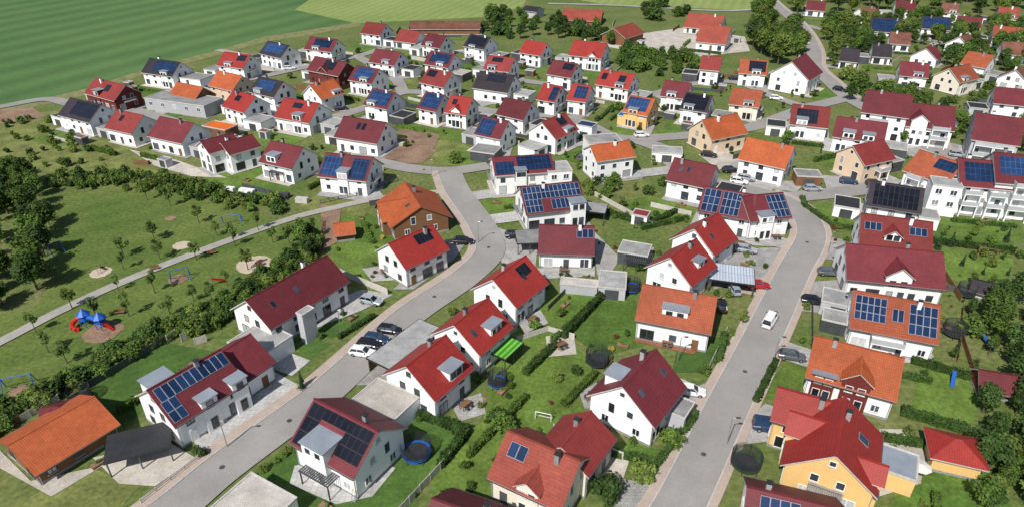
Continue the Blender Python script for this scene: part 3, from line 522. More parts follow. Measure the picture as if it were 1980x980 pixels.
FAR=[
(703,43,752,47,'mr','white red-roofed house at the top edge of the village',{}),
(768,58,820,61,'mr','low red-roofed house right of the topmost house',{'h':7}),
(822,65,870,70,'dr','dark red house fourth from crop field, top row',{}),
(903,67,956,72,'k','white house with black solar roof in the top row',dict(pv=[(FR,.1,.9,.1,.8)],pvm='k',h=9)),
(1010,79,1065,83,'r','white house with plain bright red roof in top row',{}),
(1104,78,1180,84,'r','large white house with bright red roof below orange barn',dict(w=11,h=9.5)),
(510,80,568,88,'k','white house with blue solar roof nearest the crop field',dict(pv=[(FR,.12,.9,.08,.75)])),
(598,70,655,78,'dr','solar-roofed house right of field-side solar house',dict(pv=[(FR,.25,.85,.1,.7)])),
(432,99,486,108,'r','white house with bright red roof beside the crop field',dict(pv=[(FR,.6,.9,.1,.5)],pvm='k')),
(286,112,352,122,'k','dark-roofed white house isolated beside crop field, left',dict(pv=[(FR,.3,.95,.1,.8)],gar=False)),
(168,153,258,163,'mr','dark red wooden house at field edge, far left',dict(wall='redwood',pv=[(FR,.5,.65,.2,.6)],pvm='k',h=8)),
(600,110,680,120,'dr','dark red wooden house in the middle of upper village',dict(wall='redwood',pv=[(FR,.4,.75,.1,.7)],pvm='k',d=[('G',FR,0,4,1.05,7)])),
(720,95,782,101,'dr','white house with dark red roof below the topmost house',{}),
(826,99,888,105,'dr','solar-roofed house below fourth top-row house',dict(pv=[(FR,.15,.9,.1,.75)])),
(683,127,740,134,'dr','white house with blue solar roof right of red wooden house',dict(pv=[(FR,.15,.85,.08,.8)])),
(820,133,884,140,'mr','red roof with two dark solar stripes, upper centre',dict(pv=[(FR,.1,.45,.1,.5)],pvm='k')),
(941,107,1000,113,'mr','red roofed house below the black-solar top house',dict(pv=[(FR,.2,.6,.1,.4)],pvm='k')),
(922,137,1002,147,'k','long black-roofed white house, upper centre',dict(w=10.5,pv=[(FR,.3,.8,.1,.5)],pvm='k')),
(1064,117,1124,123,'dr','dark red roofed house below large bright red house',dict(pv=[(FR,.5,.9,.1,.5)],pvm='k')),
(1156,136,1236,143,'r','bright red roofed wide house with small solar patches',dict(pv=[(FR,.1,.25,.2,.6),(FR,.6,.8,.2,.6)],pvm='k')),
(1355,107,1400,111,'mr','tall narrow white house with red roof by farmyard trees',dict(h=9.5,w=9)),
(1428,113,1490,119,'ob','white house with orange roof and black solar block',dict(pv=[(FR,.35,.95,.1,.8)],pvm='k')),
(1524,120,1566,104,'dr','big white gable house with dark red roof by main road',dict(h=11,w=13,rot=50,L=14,d=())),
(412,138,478,146,'o','orange roof beside the flat timber hall',dict(wall='be')),
(493,149,556,158,'k','dark roofed house with blue solar panels, left centre',dict(pv=[(FR,.15,.8,.1,.7)])),
(592,156,652,161,'o','white house with bright orange roof, left centre',dict(rot=52)),
(438,177,508,184,'r','white house with bright red roof beside timber hall',dict(pv=[(FR,.3,.5,.2,.5)],pvm='k')),
(540,190,628,199,'r','wide white house with bright red roof below orange house',dict(w=10.5,pv=[(FR,.35,.6,.15,.4)],pvm='k')),
(713,172,772,179,'dr','white house with blue solar roof, upper middle street',dict(pv=[(FR,.08,.92,.08,.85)])),
(818,178,866,184,'dr','left half of double house with blue solar roof',dict(pv=[(FR,.1,.95,.05,.85)],gar=False,d=())),
(868,184,918,190,'r','right half of double house with bright red roof',dict(gar=False,pv=[(FR,.2,.4,.2,.5)],pvm='k',d=[('G',FR,0,3,1.05,6.8)])),
(968,190,1038,198,'dr','dark red roofed house right of the double house',{}),
(1046,163,1092,166,'r','left half of red twin house with solar strip',dict(gar=False,pv=[(FR,.6,.95,.1,.9)],d=())),
(1102,163,1148,166,'r','right half of red twin house with solar block',dict(gar=False,pv=[(FR,.3,.9,.1,.8)],d=())),
(928,225,990,234,'dr','modern white house with dark solar roof above plot',dict(pv=[(FR,.05,.6,.1,.9)],w=9)),
(1033,222,1108,232,'mr','white house with red roof left of small solar shed',dict(pv=[(FR,.5,.8,.1,.5)],pvm='k',rot=50,L=11)),
(1213,184,1272,192,'o','yellow house with blue solar on orange roof',dict(wall='y',pv=[(FR,.05,.85,.08,.8)],gar=False)),
(1281,156,1342,160,'dr','dark red roofed house above the yellow house',{}),
(1323,177,1382,187,'k','pale grey house with dark solar roof right of yellow house',dict(pv=[(FR,.05,.9,.08,.9)],pvm='k')),
(1413,168,1480,178,'ob','house with orange-red roof right of the grey house',dict(wall='c')),
(1528,198,1612,212,'mr','white house with red roof half covered by dark solar',dict(pv=[(FR,.15,.7,.2,.85)],pvm='k',w=10.5)),
(1612,222,1725,242,'dr','long white house with dark red roof before apartments',dict(w=10,d=[('F',FR,-.4,3,1.06,6.2),('F',FR,.4,3,1.06,6.2)])),
(1690,176,1752,182,'dr','left section of long three-storey apartment block with red roof',dict(h=12.5,w=12,gar=False,L=12.5,d=(),name='apartment_house',fb=[(-.2,5,(3,5.8))])),
(1772,198,1832,208,'dr','right stepped section of three-storey apartment block with red roof',dict(h=10.5,w=12,gar=False,L=12.5,d=[('G',FR,-.5,4,1.1,9.4)],name='apartment_house',fb=[(.45,4.4,(3,5.8))],balc=(1,5.8,6))),
(1880,216,1990,232,'dr','grey-white apartment block with dark red roof, right edge',dict(h=12,w=13,wall='g',gar=False,d=(),name='apartment_house',fb=[(-.45,4.5,(3,5.8)),(.4,4.5,(3,5.8))])),
(1812,122,1900,134,'ob','wide orange-roofed house near the top right',dict(wall='c',rot=30)),
(1738,116,1802,126,'dr','dark red roofed house left of wide orange house',{}),
(1868,99,1928,108,'ob','orange-roofed house behind wide orange house',dict(rot=-50)),
(1918,166,1995,176,'dr','red roofed house at right edge above grey block',{}),
(1768,86,1828,93,'dr','small dark red roofed white house near top right',dict(h=7,rot=48)),
(1688,82,1726,90,'k','dark-roofed white house beside main road trees',dict(h=7)),
(1625,92,1668,97,'k','white house with grey roof on the main road side street',dict(h=7,gar=False)),
(1838,64,1892,72,'b','brown-roofed older house in the top right village',dict(h=7.5,gar=False,rot=40)),
(1935,78,1990,86,'b','brown-roofed older house at the right edge near top',dict(h=7.5,gar=False)),
(1560,0,1600,5,'dr','red roof by the main road at top edge',dict(h=7,gar=False)),
(1850,30,1905,36,'dr','dark red roof between the solar building and orange roof',dict(h=7.5,gar=False)),
(1655,12,1700,18,'b','brownish roof above the first solar-roofed building',dict(h=7,gar=False,rot=20)),
(1945,128,1995,136,'b','brown roof at right edge above the red roofed house',dict(h=7.5,gar=False,rot=45)),
(1720,60,1765,66,'b','brown roof below the first solar-roofed building',dict(h=7,gar=False)),
(1680,34,1770,39,'k','solar-roofed building among trees at the top right',dict(w=12,h=7,pv=[(FR,.05,.95,.1,.9)],gar=False)),
(1780,30,1845,36,'k','second solar-roofed building at top right',dict(w=11,h=7,pv=[(FR,.05,.95,.1,.9)],gar=False)),
(1918,48,1985,56,'ob','orange roof among trees at the top right corner',{}),
(1730,0,1775,4,'dr','red roof beneath trees at the top edge',{}),
(1820,5,1860,8,'b','brown roof at the top edge right',{}),
(1930,12,1975,18,'s','salmon roof at the top right corner',{}),
(792,45,928,38,'b','long low brown-roofed barn beside pale field',dict(h=5,w=11,pitch=22,wall='wood',chim=False,gar=False,name='barn',cat='barn',nw=True,rot=0,d=(),Ls=1)),
(1090,17,1166,20,'s','orange-roofed barn at the top edge',dict(h=6,w=16,pitch=24,wall='wood',chim=False,gar=False,name='barn',cat='barn',nw=True,rot=-12,d=(),Ls=1)),
(1180,58,1230,42,'s','dark-walled barn with orange-brown roof by gravel yard',dict(h=7,w=12,pitch=28,wall='wood',chim=False,gar=False,name='barn',cat='barn',nw=True,rot=50,L=16,d=())),
(1325,26,1408,30,'s','orange roofed farmhouse behind the gravel yard',dict(h=8,w=13,gar=False)),
(1352,47,1418,54,'s','farm barn with orange roof and white front wall',dict(h=9,w=14,gar=False,name='barn',cat='barn')),
(1012,14,1050,12,'k','small grey barn near the top edge',dict(h=5,w=8,pitch=20,wall='g',chim=False,gar=False,name='barn',cat='barn',nw=True,d=())),
(333,160,402,168,'o','timber and glass hall with orange roof, left village',dict(h=7,w=8,wall='wood',gar=False,name='hall',cat='hall')),
]
R2=random.Random(5)
for x1,y1,x2,y2,rf,lb,kw in FAR:
    kw=dict(kw); kw.setdefault('rot',(-29 if x1<1350 else -24)+R2.uniform(-7,7)); kw.setdefault('pitch',37)
    if 'L' not in kw: kw.setdefault('Ls',.87)
    if 'd' not in kw:
        q=R2.random(); xx=R2.choice((-.4,-.2,.3,.45))
        kw['d']=[('G',FR,xx,3.2,1.06,6.8)] if q<.28 and not kw.get('pv') else ([('F',FR,xx,3,1.06,6)] if q<.6 else [])
        if kw.get('h',8.5)<8: kw['d']=[]
    if R2.random()<.35 and not kw.get('nw'): kw.setdefault('balc',(1,3,4))
    house(x1,y1,x2,y2,rf,lb,**kw)
flat(355,190,-20,24,9,4,'long flat grey-roofed hall in the left village',wall='g',name='hall',cat='hall',door=0,nwin=5)
flat(500,229,-25,7,6,3,'flat white garage below timber hall houses')
flat(425,243,-25,9,5,3.2,'storage shed with vivid orange roof, left village',roof='orange',wall='wood',name='shed',cat='shed',door=0)
flat(380,148,-20,9,7,3.6,'flat-roofed white annex beside isolated dark house',name='annex',cat='annex',door=0)
flat(1220,222,-25,7,5,3,'small blue-roofed annex of the yellow house',roof='blue',wall='y',name='annex',cat='annex',door=0)
flat(1135,240,-30,5,4,4,'small solar-topped box right of red-roofed house',roof='pv_b',name='shed',cat='shed')
flat(1290,290,-10,8,5,2.8,'flat garage at the inner road bend'); flat(1228,480,-20,6,5,2.8,'dark garden shelter left of red gabled houses',wall='anth',name='shed',cat='shed')
carport(1140,400,-15,8,5,2.8,'dark slatted carport right of solar house')
flat(940,288,-20,7,6,2.8,'anthracite flat garage at the plot corner',wall='anth')
flat(1240,412,-25,3.5,3,2.5,'small red-roofed hut on garden lawn',roof='roof_mr',name='shed',cat='shed')
flat(1785,412,-20,6,5,2.8,'flat garage right of the black solar house')
flat(1625,575,-25,6,5,2.8,'grey garage left of three-block solar house',wall='g')
flat(1615,610,-25,4,4,2.6,'dark timber shed below grey garage, right column',wall='anth',name='shed',cat='shed')
flat(1290,775,56,4,7,2.6,'flat grey carport block right of white gabled house',wall='g')
short=lambda s:' '.join(s.replace(',','').split()[:11])
HOUSES=[f for f in FOOT if f[5].get('_g') is not None]
for f in list(FOOT):
    r=f[5]
    if not r.get('_g'): continue
    for tr in range(5):
        s=R.choice((-1,1)); u=s*(f[3]/2+3.8); v=R.uniform(-3,2); ca,sa=math.cos(f[2]),math.sin(f[2]); x,y=f[0]+u*ca-v*sa,f[1]+u*sa+v*ca
        if hit(x,y,3.4,f) or roaddist(x,y)[0]<3: continue
        flat(x,y,f[2],5.4,6.2,R.uniform(2.6,3.0),'flat-roofed garage beside '+short(r['label']),R.choice(('flat','flat','gravelroof','dark')),R.choice(('w','w','g','anth')),world=True); break
# ---------- hedges, fences
def hedge(pix,h,wd,label,mat='leaf_b',world=False,den=16):
    pts=[Vector(p if world else gp(*p)) for p in pix]; b=MB(); r=random.Random(len(bpy.data.objects)); c=pts[0]
    for a,e in zip(pts,pts[1:]):
        d=e-a; Ln=d.length; d.normalize(); n=Vector((-d.y,d.x)); a=a-c
        q=[a-n*wd*.4,a+d*Ln-n*wd*.4,a+d*Ln+n*wd*.4,a+n*wd*.4]; z1=h*.9
        b.poly([(p.x,p.y,z1) for p in q])
        for i in range(4): p,s=q[i],q[(i+1)%4]; b.poly([(p.x,p.y,0),(s.x,s.y,0),(s.x,s.y,z1),(p.x,p.y,z1)])
        for i in range(int(Ln*(2*h+wd)*den)):
            t=r.random()*Ln; k=r.random()*(2*h+wd)
            if k<h: o=-wd/2; z=k
            elif k<h+wd: o=k-h-wd/2; z=h
            else: o=wd/2; z=k-h-wd
            bul=.14*math.sin(t*1.7+c.x); g=a+d*t+n*(o*(1+bul)+r.gauss(0,.06)); p=Vector((g.x,g.y,z*(1+bul*.5)+r.gauss(0,.06)))
            nn=Vector((r.gauss(0,1),r.gauss(0,1),r.gauss(.7,1))).normalized(); u=nn.orthogonal().normalized()*.15; w_=nn.cross(u); b.poly([p-u,p-w_,p+u,p+w_])
    o=b.build('hedge',mat); o.location=(c.x,c.y,.02); return tag(o,label,'hedge')
def fence(pix,h,label,m='anth',gap=2.0,solid=True,name='fence',world=False):
    pts=[Vector(p if world else gp(*p)) for p in pix]; c=pts[0]; r=thing(name,label,'fence' if name=='fence' else 'wall',c.x,c.y,0)
    for a,e in zip(pts,pts[1:]):
        d=e-a; n=max(1,round(d.length/gap)); ang=math.atan2(d.y,d.x)
        b=MB()
        if solid: b.box(0,d.length,-.03,.03,.08,h*.95)
        else:
            for z in (.35,.7,1.0): b.box(0,d.length,-.03,.03,h*z-.12,h*z-.02)
        o=b.build('panel',m,r); o.location=(a.x-c.x,a.y-c.y,0); o.rotation_euler=(0,0,ang)
        pm=MB(); pm.box(-.06,.06,-.06,.06,-.1,h); pd=pm.data('post',[m])
        for i in range(n+1):
            q=a-c+d*(i/n); ob('post',pd,r,(q.x,q.y,0),ang)
    return r
SEGS=[]
def auto_seg(f,side,dist,ln,shift):
    ca,sa=math.cos(f[2]),math.sin(f[2])
    if side in('f','b'):
        v=(-1 if side=='f' else 1)*(f[4]/2+dist); pq=[(shift-ln/2,v),(shift+ln/2,v)]
    else:
        u=(-1 if side=='l' else 1)*(f[3]/2+dist); pq=[(u,shift-ln/2),(u,shift+ln/2)]
    P2=[(f[0]+u*ca-v*sa,f[1]+u*sa+v*ca) for u,v in pq]
    for i in range(7):
        t=i/6; x=P2[0][0]*(1-t)+P2[1][0]*t; y=P2[0][1]*(1-t)+P2[1][1]*t
        if hit(x,y,.8) or roaddist(x,y)[0]<.6: return None
        if any((x-a)**2+(y-b_)**2<6 for a,b_ in SEGS): return None
    for i in range(7): t=i/6; SEGS.append((P2[0][0]*(1-t)+P2[1][0]*t,P2[0][1]*(1-t)+P2[1][1]*t))
    return P2
SD={'f':'in front of','b':'behind','l':'left of','r':'right of'}
for f in HOUSES:
    lb=short(f[5]['label']); far=px(f[0],f[1])[1]<330
    if f[4]<8.4: continue
    for side in R.sample(['f','l','r','b'],3):
        P2=auto_seg(f,side,R.uniform(4.5,8.5) if side=='f' else R.uniform(4.2,6.5),R.uniform(8,15),R.uniform(-2,2))
        if P2 is None: continue
        if R.random()<.6: hedge(P2,R.uniform(.8,1.4),R.uniform(.7,1.0),'garden hedge %s %s'%(SD[side],lb),R.choice(('leaf_b','leaf_a','leaf_a')),True,11 if far else 22)
        else: fence(P2,R.uniform(1.0,1.7),'garden fence %s %s'%(SD[side],lb),R.choice(('anth','fencew','wood','fencew')),2.0,True,world=True)
for f in HOUSES:
    if f[4]<8.4 or R.random()<.3 or px(f[0],f[1])[1]>330: continue
    ca,sa=math.cos(f[2]),math.sin(f[2])
    for t in range(5):
        u,v=R.uniform(-f[3]/2-3,f[3]/2+3),R.choice((-1,1))*(f[4]/2+R.uniform(3.5,7)); x,y=f[0]+u*ca-v*sa,f[1]+u*sa+v*ca
        if hit(x,y,2) or roaddist(x,y)[0]<2 or any((x-a)**2+(y-b_)**2<5 for a,b_ in SEGS): continue
        flat(x,y,f[2],R.uniform(2.4,3.4),R.uniform(2,2.6),2.2,'small garden hut beside '+short(f[5]['label']),R.choice(('flat','zinc','roof_b')),R.choice(('wood','anth','g')),name='garden_hut',cat='garden hut',world=True); break
# raised beds near the closer houses
bedm=MB(); bedm.box(-1,1,-.5,.5,0,.38); bedd=bedm.data('bed_frame',['wood']); bs=MB(); bs.box(-.92,.92,-.42,.42,.38,.42); bsd=bs.data('bed_soil',['soil'])
for f in HOUSES:
    if f[4]<8.4 or px(f[0],f[1])[1]<330: continue
    ca,sa=math.cos(f[2]),math.sin(f[2])
    for t in range(8):
        u,v=R.uniform(-f[3]/2-3,f[3]/2+3),R.choice((-1,1))*(f[4]/2+R.uniform(2.5,5.5)); x,y=f[0]+u*ca-v*sa,f[1]+u*sa+v*ca
        if hit(x,y,1.2) or roaddist(x,y)[0]<2 or any((x-a)**2+(y-b_)**2<3 for a,b_ in SEGS): continue
        t_=thing('raised_bed','wooden raised garden bed beside '+short(f[5]['label']),'garden bed',x,y,.05,f[2]); ob('bed_frame',bedd,t_); ob('bed_soil',bsd,t_); o=ob('bed_plants',TP['B',R.choice((0,2)),0][0],t_,(.1,0,.3),R.uniform(0,6),(.8,.42,.4)); break
for o in list(bpy.data.objects):
    if '_g' in o.keys(): del o['_g']
# ---------- vegetation placement
def inpoly(x,y,p):
    c=False; j=len(p)-1
    for i in range(len(p)):
        if (p[i][1]>y)!=(p[j][1]>y) and x<(p[j][0]-p[i][0])*(y-p[i][1])/(p[j][1]-p[i][1])+p[i][0]: c=not c
        j=i
    return c
PL=[]
def scatter(poly,n,sizes,h0,h1,kinds,label,cat,group,md=1.5,rd=.8,hd=1.2,nme=None):
    g=[gp(*p) for p in poly]; xs=[q[0] for q in g]; ys=[q[1] for q in g]; k=0
    for t in range(n*40):
        if k>=n: break
        x,y=R.uniform(min(xs),max(xs)),R.uniform(min(ys),max(ys))
        if not inpoly(x,y,g) or hit(x,y,hd) or roaddist(x,y)[0]<rd: continue
        if any((x-a)**2+(y-b_)**2<md*md for a,b_ in PL): continue
        PL.append((x,y)); plant(x,y,R.choice(sizes),R.choice(kinds),R.uniform(h0,h1),label,cat,group,name=nme or ('tree' if cat=='tree' else 'shrub')); k+=1
scatter([(-80,330),(40,335),(85,380),(104,470),(92,550),(25,600),(-80,630)],48,'MML',5,8,(0,1,0,1),'dense tall tree of the wood at the left edge','tree','trees of the wood at the left edge',2.6)
scatter([(80,340),(250,334),(360,354),(560,400),(590,422),(480,410),(330,378),(200,364),(110,374)],80,'QQB',1.4,3.2,(0,1,0,2),'bush in the belt along the upper side of the park','bush','bushes along the upper side of the park',1.5,nme='bush')
scatter([(-30,805),(100,752),(250,662),(330,622),(440,580),(560,500),(600,452),(622,475),(604,508),(480,594),(400,645),(300,672),(110,774),(-20,855)],145,'QQB',1.5,3.1,(0,0,1,1,2),'bush in the dense belt between park and houses','bush','bushes between the park and the houses',1.15,.5,nme='bush')
scatter([(0,235),(110,225),(150,260),(240,300),(200,325),(60,325),(0,320)],32,'QBB',1.0,2.8,(0,2,1),'scrub bush on the slope at the left edge','bush','scrub bushes on the left slope',2.5,nme='bush')
scatter([(1440,30),(1540,15),(1560,110),(1500,130),(1450,100)],28,'L',8,12,(0,1,0,2),'large tree in the clump left of main road','tree','trees in the clump beside the main road',4)
scatter([(1500,-20),(1650,-30),(1640,20),(1560,40)],18,'LM',7,12,(0,1,1),'tree by the main road at the top edge','tree','trees by the main road at top',4)
scatter([(1590,55),(1760,40),(1990,60),(2000,130),(1900,160),(1720,80),(1650,150),(1600,110)],125,'MML',4.5,9,(0,1,0,2),'tree among the houses at the top right','tree','trees among the top right houses',2.6)
scatter([(1640,-30),(2000,-40),(2000,45),(1850,25),(1640,30)],80,'LLM',7,13,(1,0,0,2),'tree in the wooded top right corner','tree','trees in top right corner',4)
scatter([(1590,100),(1700,160),(1900,160),(1990,230),(1990,300),(1740,300),(1640,190)],52,'SMQ',3,6,(0,1,2,0),'small bright tree between the upper right houses','tree','small trees between the upper right houses',2.6,nme='tree')
scatter([(930,50),(1080,50),(1180,70),(1180,100),(1060,72),(950,80)],34,'MMQ',4,8,(0,1,1),'tree between the farm and the top row','tree','trees between farm and top row',2.8)
scatter([(1200,100),(1340,112),(1345,150),(1250,150),(1180,120)],36,'MQQ',3,6,(0,1,0),'tree or bush below the gravel yard','tree','trees below the gravel yard',2.6)
scatter([(940,20),(1090,30),(1080,45),(930,45)],14,'MQ',4,7,(0,1),'tree beside the small grey barn','tree','trees by the small grey barn',3)
scatter([(1250,10),(1330,15),(1320,50),(1240,45)],10,'MQ',4,7,(0,1),'tree beside the farmhouse at the top edge','tree','trees by the top edge farmhouse',3)
scatter([(1895,600),(1990,570),(2010,700),(1980,780),(1940,700)],9,'LM',5,8,(1,0),'dark tree at the right edge','tree','dark trees at the right edge',3.5)
scatter([(1900,760),(2000,780),(2000,985),(1900,985),(1890,880)],22,'MQL',3,6.5,(0,1,2),'tree in the lower right corner','tree','trees in the lower right corner',2.5)
yt=[(285,366),(330,378),(385,410),(165,350),(300,446),(298,440),(240,475),(450,442),(500,425),(528,448),(110,520),(140,575),(230,540),(300,545),(310,480),(380,480),(455,455),(480,500),(375,560),(440,530),(130,680),(95,660),(70,620),(190,600),(410,560),(330,590),(465,560),(560,450),(250,590),(510,520),(575,440),(605,440),(240,500),(420,435)]
for i,(x,y) in enumerate(yt):
    X,Y=gp(x,y+22); PL.append((X,Y)); plant(X,Y,'Y',0,R.uniform(3.8,5.6),'slender young tree on the park lawn','tree','young trees on the park lawn',name='young_tree')
scatter([(130,240),(420,150),(700,100),(1000,130),(1300,160),(1620,140),(1990,200),(1990,420),(1600,340),(1200,260),(1100,350),(900,300),(500,330),(250,260)],160,'BBS',1.0,3.0,(0,1,1,0),'small garden shrub between the upper village houses','shrub','garden shrubs of the upper village',2.3,1)
scatter([(620,430),(1000,420),(1250,380),(1640,420),(1990,440),(1990,980),(1450,980),(1150,980),(800,980),(640,640)],130,'BBBQ',.5,1.9,(0,1,2,0),'small garden shrub in the nearer gardens','shrub','garden shrubs of the nearer gardens',1.5,.4,.5)
scatter([(620,430),(1000,420),(1640,420),(1990,440),(1990,980),(800,980),(640,640)],30,'B',.5,1.1,(3,4),'small flowering or copper-leaved bush in the nearer gardens','flowering bush','flowering bushes of the nearer gardens',1.2,.3,.6,nme='flowering_bush')
scatter([(435,945),(500,900),(580,850),(585,862),(505,915),(445,958)],20,'B',.7,1.3,(0,2,4,2),'roadside garden bush beside black-solar house road bed','bush','roadside bushes by the black-solar house',.9,.1,.2,nme='roadside_bush')
scatter([(1375,720),(1405,645),(1425,640),(1395,730)],10,'B',.6,1.2,(0,2,1),'low bush on the verge beside the wooden terrace garden','bush','verge bushes beside the terrace garden',.9,.1,.2,nme='roadside_bush')
scatter([(1150,260),(1300,300),(1260,420),(1170,400),(1080,400)],22,'BSQ',1.5,3.4,(0,1,2),'small garden tree between the central houses','tree','small trees between central houses',2.5)
scatter([(1800,430),(1960,450),(1970,720),(1830,700)],18,'QSC',2,4.0,(0,2,1),'small tree in the right-hand gardens','tree','small trees of the right-hand gardens',3)
def one(x,y,size,kind,h,label,cat='tree'):
    X,Y=gp(x,y); PL.append((X,Y)); plant(X,Y,size,kind,h,label,cat,name='tree' if cat=='tree' else 'bush')
one(880,315,'Q',2,3.4,'round pale green bush on the grassy junction plot','bush')
one(1240,925,'Q',2,3,'bright green bush beside right-hand road near bottom','bush')
one(1170,960,'Q',1,4,'large dark bush right of the cream house','bush'); one(975,830,'Q',0,3.2,'large bush on the lawn above the cream house','bush')
one(960,812,'Q',1,2.6,'dark bush beside large lawn bush above cream house','bush'); one(585,752,'C',0,3.6,'small conifer at the driveway by the road')
one(1435,628,'S',2,3,'small pale tree on right-hand road island'); one(1300,858,'Q',0,3,'twiggy bush before the white gabled house','bush')
one(390,880,'Q',1,1.8,'cloud-pruned pine in the paved front garden'); one(1640,195,'M',1,6,'tree on verge by apartment block road'); one(1672,200,'M',0,6,'second tree on verge by apartment block road')
one(585,470,'M',0,5.5,'bushy tree at the corner of the park and plot'); one(600,500,'M',1,5,'darker tree at the corner of the park and plot')
one(1890,975,'M',0,5,'tree at the bottom right, beside hipped pavilion'); one(860,975,'Q',1,3,'dark bush at the bottom edge beside dark roof','bush')
for pts,h,wd,lb in [([(1090,655),(1162,578)],1.6,1.0,'tall dark clipped hedge between two long garden lawns'),([(800,802),(905,838),(850,905)],1.4,1.0,'dark hedge around the trampoline lawn'),
 ([(1165,875),(1270,900),(1310,850)],1.2,.9,'clipped hedge before white gabled house, right road'),([(1015,725),(1075,668)],1.2,1,'low hedge beside the striped green carport'),([(1700,850),(1790,865)],1.4,.9,'hedge above the blue-grey annex'),([(1740,800),(1870,838)],1.6,1.0,'long hedge behind the hipped pavilion'),
 ([(1760,700),(1880,735)],1.3,.9,'hedge below the three-block solar house'),([(1460,780),(1500,700)],1,.9,'low hedge on the road side of orange-roofed house'),([(1800,470),(1960,490)],1.3,.9,'long hedge in the right-hand gardens'),
 ([(1550,385),(1555,400),(1610,440),(1650,445)],1,1,'rounded hedge at the outer road bend'),([(1150,405),(1250,440),(1310,410)],1.2,.9,'garden hedge right of the blue solar house'),([(1390,700),(1400,650)],1.2,1,'short hedge by the wooden terrace'),
 ([(1240,445),(1330,425)],1.2,.8,'hedge above the red gabled houses'),([(410,375),(520,392)],1.3,1,'hedge at the top of the park below houses'),([(1300,850),(1330,830),(1345,800)],.9,.9,'low hedge by the white gabled house driveway'),([(605,645),(625,655)],.9,.8,'short hedge by the long red-roofed house lawn'),([(655,655),(725,612)],.8,.7,'low hedge along road before long red-roofed house')]: hedge(pts,h,wd,lb,den=24)
fence([(175,750),(322,662)],1.5,'dark garden fence along the park, lower left','anth'); fence([(0,840),(85,790)],1.4,'wooden fence behind the orange barn','wood'); fence([(275,975),(385,890)],1.1,'pale rail fence along the road by the black carport','fencew',solid=False)
fence([(325,662),(342,650)],1.6,'first pale stone privacy panel by the park','fencew',name='garden_wall'); fence([(352,660),(368,652)],1.6,'second pale stone privacy panel by the park','fencew',name='garden_wall'); fence([(378,668),(400,660)],1.6,'third pale stone privacy panel by the park','fencew',name='garden_wall')
fence([(1000,660),(1060,640),(1110,655)],1.2,'beige wall around the sunken patio','fencew',name='garden_wall'); fence([(1150,380),(1260,440)],1.4,'white and grey fence by central gardens','fencew'); fence([(1365,725),(1405,640)],1,'pale low fence by right-hand road','fencew',solid=False)
fence([(620,395),(690,380),(770,350)],1.1,'wire fence behind the wooden bungalow','anth',solid=False); fence([(620,490),(625,430)],1.1,'fence between park corner and bungalow plot','wood',solid=False); fence([(1700,935),(1760,945)],1.4,'slatted fence right of yellow-orange house','wood')
fence([(1830,560),(1950,590)],1.3,'fence across the right-hand gardens','anth'); fence([(925,690),(1000,640)],1.2,'fence between row-house gardens and central lawn','fencew',solid=False); fence([(1060,600),(1100,560)],1.2,'dark fence on the central lawn above the hedge','anth'); fence([(1160,790),(1130,850)],1.1,'rail fence left of the white gabled house','fencew',solid=False); fence([(1790,470),(1800,560)],1.1,'rail fence right of brown-red roofed house','fencew',solid=False); fence([(1860,600),(1850,700)],1.3,'fence between two right-hand gardens','wood')
